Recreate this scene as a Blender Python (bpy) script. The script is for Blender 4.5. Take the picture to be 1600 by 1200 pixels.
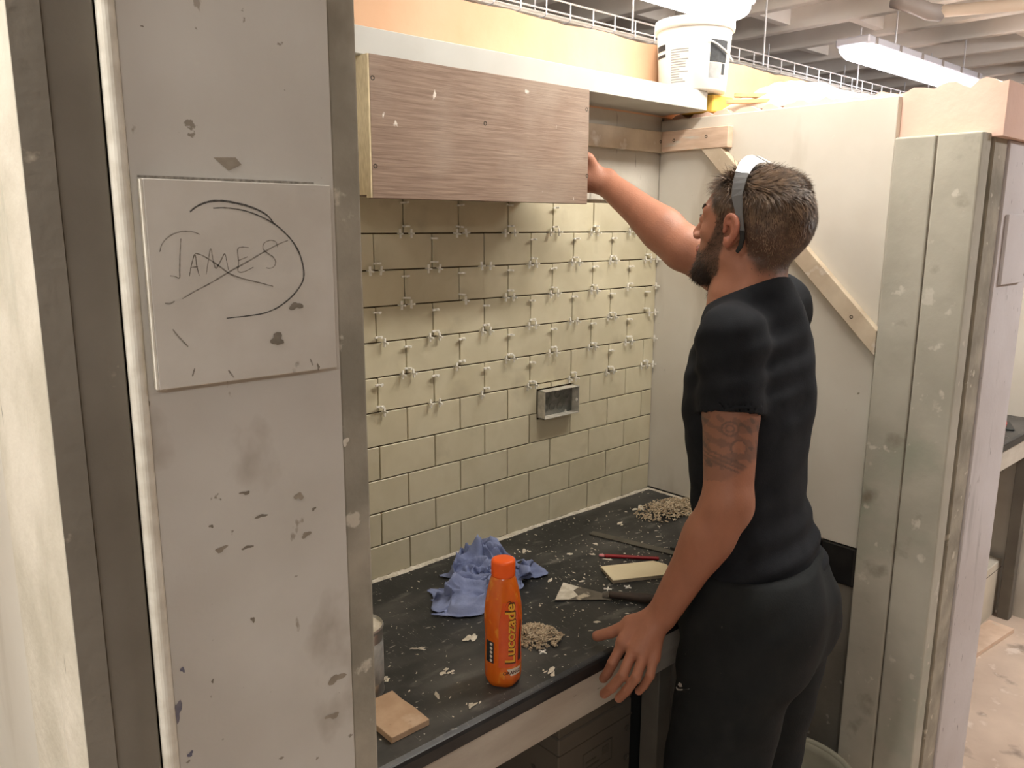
import bpy, bmesh, math, random
import numpy as np
from mathutils import Vector, Matrix, noise
for o in list(bpy.data.objects): bpy.data.objects.remove(o)
SC = bpy.context.scene
COL = SC.collection
random.seed(7)
PI = math.pi

# ------------------------------------------------------------------ camera
CAM = Vector((-1.9142, -1.4759, 1.7011))
yaw, pit, rol = 0.832022501, -0.196900634, 0.00475529
Fv = Vector((math.cos(yaw)*math.cos(pit), math.sin(yaw)*math.cos(pit), math.sin(pit)))
R0 = Vector((math.sin(yaw), -math.cos(yaw), 0)); U0 = R0.cross(Fv)
Rv = R0*math.cos(rol)+U0*math.sin(rol); Uv = -R0*math.sin(rol)+U0*math.cos(rol)
cd = bpy.data.cameras.new('camera'); cam = bpy.data.objects.new('camera', cd); COL.objects.link(cam)
cam.matrix_world = Matrix(((Rv.x, Uv.x, -Fv.x, CAM.x), (Rv.y, Uv.y, -Fv.y, CAM.y), (Rv.z, Uv.z, -Fv.z, CAM.z), (0, 0, 0, 1)))
cd.sensor_width = 36; cd.lens = 1261.022/1600*36; cd.clip_start = .02; cd.clip_end = 60
SC.camera = cam
# ------------------------------------------------------------------ world, exposure
w = bpy.data.worlds.new('world'); SC.world = w; w.use_nodes = True
w.node_tree.nodes['Background'].inputs[0].default_value = (1, .985, .96, 1)
w.node_tree.nodes['Background'].inputs[1].default_value = .06
SC.view_settings.view_transform = 'Standard'; SC.view_settings.look = 'None'
SC.view_settings.gamma = 1; SC.view_settings.use_curve_mapping = False
SC.view_settings.exposure = 0.0
LAMP_A = 12; LAMP_B = 43; LAMP_C = 40      # radiance of the tube diffusers, row by row

# ------------------------------------------------------------------ materials
def srgb(r, g, b):
    f = lambda v: (v/255/12.92) if v/255 <= .04045 else ((v/255+.055)/1.055)**2.4
    return (f(r), f(g), f(b), 1)
def M(name, c1, c2=None, scale=6, rough=.7, metal=0, bump=0, bscale=80, spots=(), stretch=(1, 1, 1), detail=6, rnd=0, lo=.35, hi=.65, spec=.4, dist=0, emit=None):
    m = bpy.data.materials.new(name); m.use_nodes = True
    nt = m.node_tree; N = nt.nodes; L = nt.links; b = N['Principled BSDF']
    b.inputs['Roughness'].default_value = rough; b.inputs['Metallic'].default_value = metal
    b.inputs['Specular IOR Level'].default_value = spec
    tc = N.new('ShaderNodeTexCoord'); mp = N.new('ShaderNodeMapping'); mp.inputs['Scale'].default_value = stretch
    L.new(tc.outputs['Object'], mp.inputs['Vector'])
    vec = mp.outputs[0]
    if rnd:
        oi = N.new('ShaderNodeObjectInfo'); ad = N.new('ShaderNodeVectorMath'); ad.operation = 'ADD'
        mu = N.new('ShaderNodeMath'); mu.operation = 'MULTIPLY'; mu.inputs[1].default_value = 37.
        L.new(oi.outputs['Random'], mu.inputs[0]); L.new(mp.outputs[0], ad.inputs[0]); L.new(mu.outputs[0], ad.inputs[1]); vec = ad.outputs[0]
    def noise_tex(s, d=detail, di=0, v=None):
        n = N.new('ShaderNodeTexNoise'); n.inputs['Scale'].default_value = s; n.inputs['Detail'].default_value = d
        n.inputs['Distortion'].default_value = di; L.new(v or vec, n.inputs['Vector']); return n.outputs['Fac']
    def ramp(src, a, bb):
        r = N.new('ShaderNodeMapRange'); r.inputs['From Min'].default_value = a; r.inputs['From Max'].default_value = bb; r.clamp = True
        L.new(src, r.inputs['Value']); return r.outputs[0]
    def mix(f, A, B):
        x = N.new('ShaderNodeMix'); x.data_type = 'RGBA'
        L.new(f, x.inputs[0])
        for s, v in ((6, A), (7, B)):
            if isinstance(v, tuple): x.inputs[s].default_value = v
            else: L.new(v, x.inputs[s])
        return x.outputs[2]
    col = c1
    if c2: col = mix(ramp(noise_tex(scale, di=dist), lo, hi), c1, c2)
    for (sc, s, t0, t1, *st) in spots:
        v = None
        if st:
            m2 = N.new('ShaderNodeMapping'); m2.inputs['Scale'].default_value = st[0]; m2.inputs['Location'].default_value = (3.1, 1.7, 9.2)
            if len(st[0]) == 3 and len(st) > 1: m2.inputs['Rotation'].default_value = st[1]
            L.new(tc.outputs['Object'], m2.inputs['Vector']); v = m2.outputs[0]
        col = mix(ramp(noise_tex(s, 5, 0, v), t0, t1), col, sc)
    if rnd:
        hs = N.new('ShaderNodeHueSaturation'); mr = N.new('ShaderNodeMapRange'); L.new(oi.outputs['Random'], mr.inputs['Value'])
        mr.inputs['To Min'].default_value = 1-rnd; mr.inputs['To Max'].default_value = 1+rnd
        L.new(mr.outputs[0], hs.inputs['Value'])
        if isinstance(col, tuple): hs.inputs['Color'].default_value = col
        else: L.new(col, hs.inputs['Color'])
        col = hs.outputs[0]
    if isinstance(col, tuple): b.inputs['Base Color'].default_value = col
    else: L.new(col, b.inputs['Base Color'])
    if bump:
        bp = N.new('ShaderNodeBump'); bp.inputs['Strength'].default_value = bump; bp.inputs['Distance'].default_value = .004
        L.new(noise_tex(bscale, 8), bp.inputs['Height']); L.new(bp.outputs[0], b.inputs['Normal'])
    if emit:
        b.inputs['Emission Color'].default_value = emit[0]; b.inputs['Emission Strength'].default_value = emit[1]
    return m
dirt = srgb(96, 88, 76)
MT = dict(
 floor=M('dusty_concrete', srgb(216, 194, 174), srgb(190, 168, 150), 3, .9, bump=.5, bscale=30, spots=((srgb(120, 106, 96), 7, .6, .75), (srgb(222, 205, 190), 12, .62, .7))),
 ceil=M('painted_ceiling', srgb(236, 230, 222), srgb(224, 217, 208), 2, .8),
 joist=M('painted_joist', srgb(242, 236, 228), srgb(230, 222, 213), 4, .75, bump=.15),
 hall=M('hall_paint', srgb(190, 182, 172), srgb(172, 166, 158), 1.5, .9),
 board=M('whitewashed_board', srgb(206, 200, 188), srgb(186, 178, 164), 5, .85, bump=.2, bscale=50, spots=((srgb(120, 110, 96), 26, .66, .74, (2.2, 1, .35)),)),
 endpanel=M('white_wall_panel', srgb(220, 215, 204), srgb(208, 201, 188), 3, .6, bump=.05, spots=((srgb(150, 140, 122), 38, .72, .76), (srgb(176, 166, 148), 5, .62, .8, (1, 1, .3)))),
 peach=M('pink_plaster', srgb(224, 186, 154), srgb(214, 172, 138), 4, .85, bump=.25, bscale=26),
 peach2=M('pale_pink_plaster', srgb(232, 200, 184), srgb(222, 184, 166), 4, .85, bump=.4, bscale=26),
 pier=M('green_grey_plaster', srgb(190, 186, 172), srgb(174, 170, 156), 7, .9, bump=.4, bscale=26, spots=((srgb(164, 166, 150), 4, .55, .7), (srgb(208, 203, 190), 24, .64, .70), (srgb(128, 118, 102), 9, .64, .8))),
 pier2=M('white_rough_plaster', srgb(222, 214, 198), srgb(198, 190, 172), 9, .9, bump=.6, bscale=40, spots=((srgb(150, 152, 134), 6, .6, .75, (1, 1, .3)), (srgb(110, 104, 92), 40, .72, .76, (2, 2, .25)))),
 strip=M('grey_edge_plaster', srgb(176, 168, 152), srgb(142, 136, 122), 12, .9, bump=.35, bscale=60, spots=((srgb(118, 110, 96), 10, .6, .75, (1, 1, .5)), (srgb(200, 192, 176), 30, .66, .7))),
 ret=M('shade_grey_board', srgb(136, 129, 117), srgb(118, 111, 99), 6, .9, bump=.2, spots=((srgb(112, 106, 94), 5, .58, .72, (1.5, 1.5, .35)), (srgb(188, 178, 160), 22, .66, .72))),  # grey board, its tone lowered to hold the shade of the return
 james=M('painted_front_panel', srgb(202, 197, 188), srgb(192, 186, 176), 8, .75, bump=.08, spots=((srgb(140, 131, 118), 60, .715, .74), (srgb(160, 150, 136), 24, .70, .72, (1.6, 1, .8)), (srgb(160, 150, 136), 9, .62, .74, (1, 1, .7)))),
 jtile=M('chalky_white_tile', srgb(202, 196, 186), srgb(192, 185, 174), 20, .7, spots=((srgb(120, 110, 96), 40, .71, .77), (srgb(158, 150, 134), 18, .66, .78))),
 edge=M('bright_board_edge', srgb(226, 220, 206), srgb(206, 198, 182), 60, .7, bump=.2),
 lilac=M('lilac_white_paint', srgb(212, 206, 206), srgb(198, 190, 188), 4, .8, bump=.12, spots=((srgb(116, 108, 104), 60, .69, .73, (2, 2, .45)), (srgb(168, 162, 160), 6, .6, .8, (3, 3, .4)))),
 groove=M('dark_groove', srgb(120, 110, 96), srgb(92, 84, 72), 20, .95, bump=.4),  # darker tone for the joints and recesses between boards
 adhesive=M('tile_adhesive', srgb(112, 94, 70), srgb(84, 70, 52), 30, .95, bump=.5),
 tile=M('cream_tile', srgb(218, 209, 181), srgb(205, 195, 164), 14, .38, bump=.06, bscale=45, rnd=.05, dist=.6, spots=((srgb(184, 174, 146), 8, .62, .8),), lo=.3, hi=.8, spec=.45),
 tiletop=M('glazed_cream_tile', srgb(238, 224, 188), srgb(232, 216, 178), 10, .3, spec=.5),
 biscuit=M('tile_biscuit', srgb(176, 160, 134), srgb(160, 146, 122), 60, .9),
 spacer=M('white_plastic_spacer', srgb(246, 242, 232), None, rough=.55),
 spacer2=M('dusty_spacer', srgb(206, 188, 160), srgb(182, 162, 134), 60, .8),
 worktop=M('black_laminate', srgb(34, 35, 35), srgb(47, 47, 46), 9, .45, bump=.05, spec=.4, dist=.8, spots=(
   (srgb(84, 82, 78), 4.2, .46, .72, (1, 2.0, 1)), (srgb(112, 109, 102), 11, .60, .80, (1, 2.6, 1), (0, 0, .55)), (srgb(150, 145, 136), 30, .66, .74, (1, 2.2, 1), (0, 0, .4)), (srgb(206, 200, 188), 110, .69, .72), (srgb(96, 93, 87), 60, .64, .70, (7, .5, 1), (0, 0, .7)))),
 blackedge=M('black_edging', srgb(30, 30, 31), srgb(40, 40, 40), 30, .35),
 rail=M('grey_painted_timber', srgb(196, 188, 174), srgb(180, 170, 156), 6, .8, bump=.15, stretch=(1, 4, 4), spots=((srgb(126, 118, 104), 24, .68, .75),)),
 residue=M('white_plaster', srgb(222, 214, 198), srgb(196, 186, 166), 60, .9, bump=.6),
 ply=M('brown_plywood', srgb(154, 131, 113), srgb(128, 105, 89), 42, .7, bump=.18, bscale=70, stretch=(.22, 4, 5), dist=.3, spots=((srgb(162, 144, 128), 4, .45, .7, (1, 1, 1)), (srgb(222, 212, 200), 26, .70, .73, (1.6, 1, .9)), (srgb(118, 94, 80), 46, .62, .8, (.3, 4, 7)))),
 plyedge=M('pale_plywood_edge', srgb(224, 208, 172), srgb(200, 182, 146), 60, .8, stretch=(6, 6, 1)),
 shelf=M('white_shelf_paint', srgb(202, 201, 194), srgb(190, 188, 180), 5, .6, spots=((srgb(160, 154, 144), 50, .72, .76),)),
 batten=M('pale_pine', srgb(226, 198, 174), srgb(212, 182, 156), 18, .7, bump=.12, stretch=(1, 1, 6), spots=((srgb(214, 204, 190), 12, .6, .7),)),
 brace=M('greyed_pine', srgb(212, 196, 172), srgb(190, 172, 148), 14, .7, bump=.12, spots=((srgb(222, 214, 202), 14, .62, .7),)),
 screw=M('dark_screw', srgb(70, 62, 54), None, rough=.45, metal=.7),
 galv=M('galvanised_steel', srgb(150, 150, 146), srgb(112, 114, 110), 30, .42, metal=.75, spots=((srgb(206, 204, 196), 40, .66, .72),)),
 galvedge=M('plaster_caked_steel', srgb(216, 210, 196), srgb(180, 176, 164), 50, .6, metal=.15, bump=.5),
 white=M('white_plastic', srgb(236, 234, 228), srgb(226, 222, 214), 4, .45),
 housing=M('grey_lamp_housing', srgb(206, 204, 212), srgb(196, 194, 202), 3, .5),
 tray=M('zinc_wire', srgb(222, 220, 222), None, rough=.35, metal=.3),
 print=M('black_print', srgb(52, 54, 56), srgb(36, 38, 40), 90, .6),
 printg=M('grey_print', srgb(156, 156, 154), srgb(140, 140, 138), 60, .6),
 sack=M('white_sheet', srgb(236, 230, 220), srgb(222, 214, 202), 6, .8, bump=.3),
 foam=M('yellow_foam', srgb(232, 196, 96), srgb(222, 182, 84), 20, .9),
 pine=M('pine_offcut', srgb(226, 196, 150), srgb(206, 172, 124), 20, .8, stretch=(1, 1, 5)),
 greyp=M('grey_fitting', srgb(150, 140, 134), None, rough=.5),
 creamp=M('cream_pipe', srgb(226, 208, 188), None, rough=.5),
 orange=M('orange_drink', srgb(226, 112, 26), srgb(214, 92, 20), 26, .22, stretch=(2, 2, .5), spots=((srgb(232, 142, 44), 60, .58, .68, (1.2, 1.2, .7)),), spec=.6),
 redlabel=M('red_orange_label', srgb(214, 74, 22), srgb(224, 92, 24), 30, .28, spec=.6),
 cap=M('orange_cap', srgb(248, 98, 26), None, rough=.4),
 yellow=M('gold_lettering', srgb(232, 176, 58), None, rough=.35),
 darkout=M('dark_outline', srgb(84, 40, 20), None, rough=.4),
 whitep=M('white_print', srgb(226, 214, 196), None, rough=.5),
 towel=M('blue_paper_towel', srgb(136, 146, 180), srgb(118, 128, 164), 22, .9, bump=.35, bscale=120),
 steel=M('worn_steel', srgb(130, 124, 114), srgb(98, 92, 84), 24, .45, metal=.55, spots=((srgb(206, 196, 178), 26, .58, .66),)),
 steeld=M('dull_steel_rule', srgb(112, 108, 98), srgb(90, 86, 78), 20, .5, metal=.5),
 handle=M('dark_wood_handle', srgb(74, 60, 50), srgb(54, 44, 38), 20, .6, stretch=(1, 5, 5)),
 dplastic=M('dark_plastic', srgb(52, 54, 52), None, rough=.5),
 red=M('red_lacquer', srgb(156, 26, 34), srgb(136, 22, 30), 30, .35),
 pink=M('pink_tip', srgb(222, 136, 140), None, rough=.6),
 mdf=M('dusty_tan_board', srgb(196, 166, 136), srgb(182, 152, 122), 30, .9, bump=.2, spots=((srgb(112, 88, 66), 70, .72, .75), (srgb(216, 192, 166), 14, .6, .75))),
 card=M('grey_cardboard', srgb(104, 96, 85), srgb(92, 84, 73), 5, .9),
 legp=M('grey_leg_paint', srgb(118, 112, 102), srgb(104, 98, 88), 6, .85),
 markd=M('dark_scuff', srgb(134, 125, 112), srgb(116, 108, 95), 90, .9),
 markb=M('brown_stain', srgb(160, 149, 133), srgb(142, 131, 116), 70, .9),
 marku=M('blue_scuff', srgb(104, 102, 116), srgb(128, 122, 126), 90, .9),
 cardp=M('cardboard_print', srgb(84, 78, 68), None, rough=.9),
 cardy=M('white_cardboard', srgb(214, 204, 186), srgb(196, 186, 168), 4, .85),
 tinl=M('tin_label', srgb(186, 186, 182), srgb(150, 152, 150), 40, .5),
 tinm=M('bright_tin', srgb(190, 188, 182), None, rough=.3, metal=.85),
 graphite=M('pencil_graphite', srgb(66, 64, 60), srgb(112, 106, 98), 260, .6, lo=.45, hi=.7),
 graphite2=M('soft_pencil_graphite', srgb(122, 115, 105), srgb(166, 158, 146), 260, .7, lo=.4, hi=.7),
 pale=M('pale_plastic_tub', srgb(176, 170, 150), srgb(160, 154, 134), 10, .6),
 redgrip=M('red_grip', srgb(208, 92, 84), None, rough=.5),
)
# ------------------------------------------------------------------ mesh helpers
ROOT = {}
def rootloc(p):
    while p.parent: p = p.parent
    return p.location
def link(name, me, mat, parent=None, loc=None, smooth=False, local=False):
    o = bpy.data.objects.new(name, me); COL.objects.link(o)
    if mat is not None and not me.materials:
        for mm in (mat if isinstance(mat, (list, tuple)) else [mat]): me.materials.append(mm)
    if smooth: me.polygons.foreach_set('use_smooth', [True]*len(me.polygons))
    if parent is not None:
        o.parent = parent
        if not local:
            l = rootloc(parent); me.transform(Matrix.Translation(-l))
    if loc is not None: o.location = loc
    return o
def mesh_bm(bm, name):
    me = bpy.data.meshes.new(name); bm.normal_update(); bm.to_mesh(me); bm.free(); return me
def O(name, bm, mat, parent=None, smooth=False, local=False, loc=None):
    return link(name, mesh_bm(bm, name), mat, parent, loc, smooth, local)
def pyd(name, v, f, mat, parent=None, smooth=False, local=False, loc=None):
    me = bpy.data.meshes.new(name); me.from_pydata([tuple(p) for p in v], [], [tuple(int(i) for i in q) for q in f]); me.update()
    return link(name, me, mat, parent, loc, smooth, local)
def box(x0, x1, y0, y1, z0, z1, bev=0, bm=None, seg=1, mtx=None):
    b = bmesh.new()
    bmesh.ops.create_cube(b, size=1)
    for v in b.verts: v.co = Vector(((v.co.x+.5)*(x1-x0)+x0, (v.co.y+.5)*(y1-y0)+y0, (v.co.z+.5)*(z1-z0)+z0))
    if bev: bmesh.ops.bevel(b, geom=list(b.edges), offset=bev, segments=seg, affect='EDGES', profile=.5)
    if mtx: bmesh.ops.transform(b, matrix=mtx, verts=b.verts)
    if bm is None: return b
    me = bpy.data.meshes.new('t'); b.to_mesh(me); b.free(); bm.from_mesh(me); bpy.data.meshes.remove(me); return bm
def prism(pts, axis, a0, a1, bm=None, bev=0):
    """polygon pts (2D) extruded along axis: 'y' -> pts are (x,z); 'z' -> (x,y); 'x' -> (y,z)"""
    b = bmesh.new()
    mk = {'y': lambda p, a: (p[0], a, p[1]), 'z': lambda p, a: (p[0], p[1], a), 'x': lambda p, a: (a, p[0], p[1])}[axis]
    v0 = [b.verts.new(mk(p, a0)) for p in pts]; v1 = [b.verts.new(mk(p, a1)) for p in pts]
    n = len(pts)
    b.faces.new(v0); b.faces.new(v1[::-1])
    for i in range(n): b.faces.new((v0[i], v1[i], v1[(i+1) % n], v0[(i+1) % n]))
    bmesh.ops.recalc_face_normals(b, faces=b.faces)
    if bev: bmesh.ops.bevel(b, geom=list(b.edges), offset=bev, segments=1, affect='EDGES')
    if bm is None: return b
    me = bpy.data.meshes.new('t'); b.to_mesh(me); b.free(); bm.from_mesh(me); bpy.data.meshes.remove(me); return bm
def lathe(prof, n=40, cx=0, cy=0, cz=0, bm=None, rfun=None):
    b = bm or bmesh.new(); rings = []
    for r, z in prof:
        if r < 1e-5: rings.append([b.verts.new((cx, cy, cz+z))]); continue
        rr = []
        for i in range(n):
            a = 2*PI*i/n; q = r*(rfun(a, z) if rfun else 1)
            rr.append(b.verts.new((cx+q*math.cos(a), cy+q*math.sin(a), cz+z)))
        rings.append(rr)
    for A, B in zip(rings, rings[1:]):
        if len(A) == 1 and len(B) == 1: continue
        for i in range(n):
            j = (i+1) % n
            if len(A) == 1: b.faces.new((A[0], B[j], B[i]))
            elif len(B) == 1: b.faces.new((A[i], A[j], B[0]))
            else: b.faces.new((A[i], A[j], B[j], B[i]))
    bmesh.ops.recalc_face_normals(b, faces=b.faces)
    return b
def tube(pts, r, n=8, bm=None, cap=True):
    b = bm or bmesh.new(); pts = [Vector(p) for p in pts]; rings = []
    rs = r if isinstance(r, (list, tuple)) else [r]*len(pts)
    up = Vector((0, 0, 1)); prev = None
    for i, p in enumerate(pts):
        t = (pts[min(i+1, len(pts)-1)]-pts[max(i-1, 0)]).normalized()
        if prev is None: x = t.cross(up if abs(t.z) < .9 else Vector((1, 0, 0))).normalized()
        else: x = (prev - t*prev.dot(t)).normalized()
        prev = x; y = t.cross(x)
        rings.append([b.verts.new(p+(x*math.cos(2*PI*k/n)+y*math.sin(2*PI*k/n))*rs[i]) for k in range(n)])
    for A, B in zip(rings, rings[1:]):
        for k in range(n): b.faces.new((A[k], A[(k+1) % n], B[(k+1) % n], B[k]))
    if cap: b.faces.new(rings[0][::-1]); b.faces.new(rings[-1])
    bmesh.ops.recalc_face_normals(b, faces=b.faces)
    return b
def thing(name, label, cat, loc=(0, 0, 0), rz=0, group=None):
    o = bpy.data.objects.new(name, None); COL.objects.link(o); o.empty_display_size = .05
    o.location = loc; o.rotation_euler = (0, 0, rz); return tag(o, label, cat, group)
def tag(o, label, cat, group=None):
    o['label'] = label; o['category'] = cat
    if group: o['group'] = group
    return o
def struct(o, label=None):
    o['kind'] = 'structure'
    if label: o['label'] = label
    return o
def stuff(o): o['kind'] = 'stuff'; return o
def text_mesh(txt, size, shear=0, spacing=1, fat=0):
    cu = bpy.data.curves.new('txt', 'FONT'); cu.body = txt; cu.size = size; cu.align_x = 'CENTER'; cu.align_y = 'CENTER'; cu.resolution_u = 3
    cu.shear = shear; cu.offset = fat; cu.space_character = spacing
    o = bpy.data.objects.new('txt', cu); COL.objects.link(o)
    dg = bpy.context.evaluated_depsgraph_get(); me = o.evaluated_get(dg).to_mesh()
    v = [tuple(p.co) for p in me.vertices]; f = [tuple(p.vertices) for p in me.polygons]
    o.evaluated_get(dg).to_mesh_clear(); bpy.data.objects.remove(o); bpy.data.curves.remove(cu); return v, f
# ================================================================== the setting
def ragged(y0, y1, zb, zt, amp, n=26, seed=0):
    rr = random.Random(seed)
    top = [(y1+(y0-y1)*i/n, zt+amp*(rr.random()-.5)*2+amp*.8*math.sin(i*1.3+seed)) for i in range(n+1)]
    return [(y0, zb), (y1, zb)]+top
struct(O('floor', box(-6, 7, -6, 6, -.1, 0), MT['floor']))
ceil = struct(O('ceiling', box(-6, 7, -6, 6, 2.75, 2.85), MT['ceil']))
jm = mesh_bm(box(-.024, .024, -5.9, 5.9, 2.55, 2.755, .003), 'joist')
for k in range(-17, 15):
    link('joist', jm, MT['joist'], ceil, (1.225+.375*k, 0, 0), local=True)
nm = mesh_bm(box(-.163, .163, -.02, .02, 2.57, 2.745), 'nogging')
for k, y in ((-1, .9), (0, .55), (1, .3), (2, .75), (3, -.12), (4, .62), (5, .02), (1, 1.6), (2, 1.9), (6, -.3)):
    link('nogging', nm, MT['joist'], ceil, (1.225+.375*(k+.5), y, 0), local=True)
for nmx, b in (('wall_hall_back', (-6, 7, 5.9, 6, 0, 2.75)), ('wall_hall_front', (-6, 7, -6, -5.9, 0, 2.75)), ('wall_hall_left', (-6, -5.9, -5.9, 5.9, 0, 2.75)), ('wall_hall_right', (6.9, 7, -5.9, 5.9, 0, 2.75))):
    struct(O(nmx, box(*b), MT['hall']))

# ---- back wall with the tiling
wb = struct(O('wall_back', box(-3.6, 4.4, .012, .11, 0, 1.995), MT['board']), 'painted board wall carrying the cream tiling')
O('adhesive_bed', box(-1.525, -.001, .0062, .012, .905, 1.756), MT['adhesive'], wb)
bmp = prism([(4.4, 1.995), (-3.6, 1.995)]+[(-3.6+8*i/220, 2.181+.0035*(random.random()-.5)+.002*math.sin(i*.7)) for i in range(221)], 'y', .002, .112)
O('plaster_band', bmp, MT['peach'], wb)
O('dado_board', box(-1.525, 0, .004, .012, 1.764, 1.995), MT['board'], wb)
TW, PWX, PZ, Z0, X0 = .150, .153, .07744, .905, -.89
TH = PZ-.0028
full = mesh_bm(box(-TW/2, TW/2, 0, .0065, 0, TH, .0011), 'tile')
def cut(w, h=TH): return mesh_bm(box(-w/2, w/2, 0, .0065, 0, h, .0011), 'tile')
def put_tile(me, x, z):
    o = link('tile', me, MT['tile'], wb, (x, random.uniform(-.0006, .0004), z), local=True)
    o.rotation_euler = (random.uniform(-.004, .004), random.uniform(-.0025, .0025), random.uniform(-.003, .003))
JOINTS = []
for k in range(11):
    z = Z0+PZ*k; a = -5 if k % 2 == 0 else -4.5
    while True:
        xl = X0+PWX*a+.0015; xr = xl+TW
        if xl > -.012: break
        if xl > -1.03: JOINTS.append((k, xl-.0015, z))
        lo, hi = max(xl, -1.526), min(xr, -.002)
        if hi-lo < .01: a += 1; continue
        if k == 0 and abs(a) < .01:
            put_tile(cut(.1155), xl+.1155/2, z); put_tile(cut(.0325), xr-.0325/2, z)
        elif k == 3 and abs(a-2.5) < .01: put_tile(mesh_bm(prism([(0, 0), (.15, 0), (.15, TH-.0165), (.0235, TH-.0165), (.0235, TH), (0, TH)], 'y', 0, .0065), 'tile'), xl, z)
        elif k == 4 and abs(a-2) < .01:
            put_tile(mesh_bm(prism([(0, 0), (.0985, 0), (.0985, .0625), (.15, .0625), (.15, TH), (0, TH)], 'y', 0, .0065), 'tile'), xl, z)
        elif k == 4 and abs(a-3) < .01:
            put_tile(mesh_bm(prism([(0, .0625), (.084, .0625), (.084, 0), (.15, 0), (.15, TH), (0, TH)], 'y', 0, .0065), 'tile'), xl, z)
        elif hi-lo > TW-.001: put_tile(full, xl+TW/2, z)
        else: put_tile(cut(hi-lo), (lo+hi)/2, z)
        a += 1

# ---- right-hand partition
wr = struct(O('wall_right', box(.02, .343, -.82, .012, 0, 1.885), MT['board']), 'partition at the right end of the tiled bay')
O('wall_panel', box(0, .02, -.655, .004, .908, 1.985, .0015), MT['endpanel'], wr)
O('plaster_top', prism(ragged(-.868, .012, 1.885, 1.996, .006, 60, 3), 'x', .021, .343), MT['peach2'], wr)
O('pier_board', box(-.033, .0205, -.848, -.7585, 0, 1.892, .004, seg=2), MT['pier'], wr)
O('pier_board', box(-.033, .0205, -.7555, -.668, 0, 1.891, .004, seg=2), MT['pier'], wr)
O('pier_joint', box(-.029, .0, -.7595, -.7545, 0, 1.889), MT['groove'], wr)
O('edge_strip', box(.04, .121, -.848, -.819, 0, 1.888, .003), MT['strip'], wr)
O('front_board', box(.1225, .343, -.853, -.819, 0, 1.884, .002), MT['lilac'], wr)
O('groove_strip', box(.0205, .0405, -.826, -.819, 0, 1.887), MT['groove'], wr)
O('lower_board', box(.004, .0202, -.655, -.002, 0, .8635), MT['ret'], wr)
O('black_end_strip', box(.0, .0202, -.655, -.563, .80, .9065, .006, seg=2), MT['blackedge'], wr)  # black strip along the top of the lower board
me = mesh_bm(lathe([(0, 0), (.004, 0), (.0052, -.0008), (.0052, -.0018)], 12), 'screw_head'); me.transform(Matrix.Rotation(-PI/2, 4, 'Y'))
link('screw_head', me, MT['endpanel'], wr, (-.0002, -.51, 1.905), local=True)

# ---- left-hand partition
wl = struct(O('wall_left', box(-1.765, -1.535, -.835, .012, 0, 2.0), MT['groove']), 'partition end at the left of the tiled bay')
O('pier_board', box(-1.785, -1.7655, -.86, -.7915, 0, 1.9, .002), MT['pier2'], wl)
O('pier_board', box(-1.785, -1.7655, -.7895, -.66, 0, 1.9, .002), MT['pier2'], wl)
O('side_board', box(-1.775, -1.7652, -.659, .01, 0, 1.99), MT['endpanel'], wl)
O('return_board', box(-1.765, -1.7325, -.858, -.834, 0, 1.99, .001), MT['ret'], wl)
O('shaded_pier_edge', box(-1.7848, -1.7656, -.8618, -.8602, 0, 1.9), MT['ret'], wl)  # thin cover added to give the white board's edge a shaded colour
O('corner_bead', lathe([(0, 0), (.0062, 0), (.0062, 1.99), (0, 1.99)], 20, -1.7252, -.8585, 0), MT['edge'], wl, smooth=False)
O('front_panel', box(-1.7195, -1.5565, -.86, -.834, 0, 1.99, .0008), MT['james'], wl)
O('edge_strip', box(-1.556, -1.529, -.8575, -.834, 0, 1.99, .0022, seg=2), MT['strip'], wl)
O('inner_board', box(-1.5352, -1.5265, -.834, .004, 0, 1.99), MT['endpanel'], wl)

MARKS = [(-1.6178, -0.8673, 1.6076, 0.009, 0.0057, 'd'), (-1.6, -0.8673, 1.6335, 0.0068, 0.0047, 'd'), (-1.5736, -0.8603, 1.2835, 0.0107, 0.0064, 'b'), (-1.5785, -0.8603, 1.2473, 0.0094, 0.004, 'b'), (-1.6019, -0.8603, 1.4686, 0.0048, 0.0051, 'b'), (-1.6496, -0.8603, 1.4824, 0.0054, 0.0022, 'd'), (-1.6371, -0.8603, 1.4592, 0.0063, 0.0022, 'd'), (-1.6729, -0.8603, 1.4396, 0.0062, 0.0032, 'b'), (-1.6509, -0.8603, 1.4352, 0.0055, 0.0022, 'd'), (-1.6499, -0.8603, 1.3696, 0.0023, 0.0035, 'd'), (-1.7108, -0.8603, 1.3472, 0.002, 0.0039, 'u'), (-1.7169, -0.8603, 1.3133, 0.0035, 0.0123, 'u'), (-1.7102, -0.8603, 1.2705, 0.0036, 0.0029, 'u'), (-1.5971, -0.8603, 1.4321, 0.005, 0.0041, 'b'), (-1.7203, -0.8603, 1.5683, 0.0028, 0.0038, 'd'), (-1.7023, -0.8603, 1.8339, 0.0013, 0.0008, 'd'), (-1.5885, -0.8603, 1.4537, 0.0025, 0.0024, 'd'), (-1.6794, -0.8603, 1.4611, 0.0021, 0.0021, 'd'), (-1.6876, -0.8603, 1.3275, 0.0016, 0.0023, 'd'), (-1.5542, -0.8603, 1.5086, 0.004, 0.0053, 'l'), (-1.582, -0.8673, 1.5808, 0.0018, 0.0033, 'd')]
TRI = [(-1.658, 1.7483), (-1.6406, 1.7493), (-1.6363, 1.7443), (-1.6468, 1.7391)]

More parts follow.
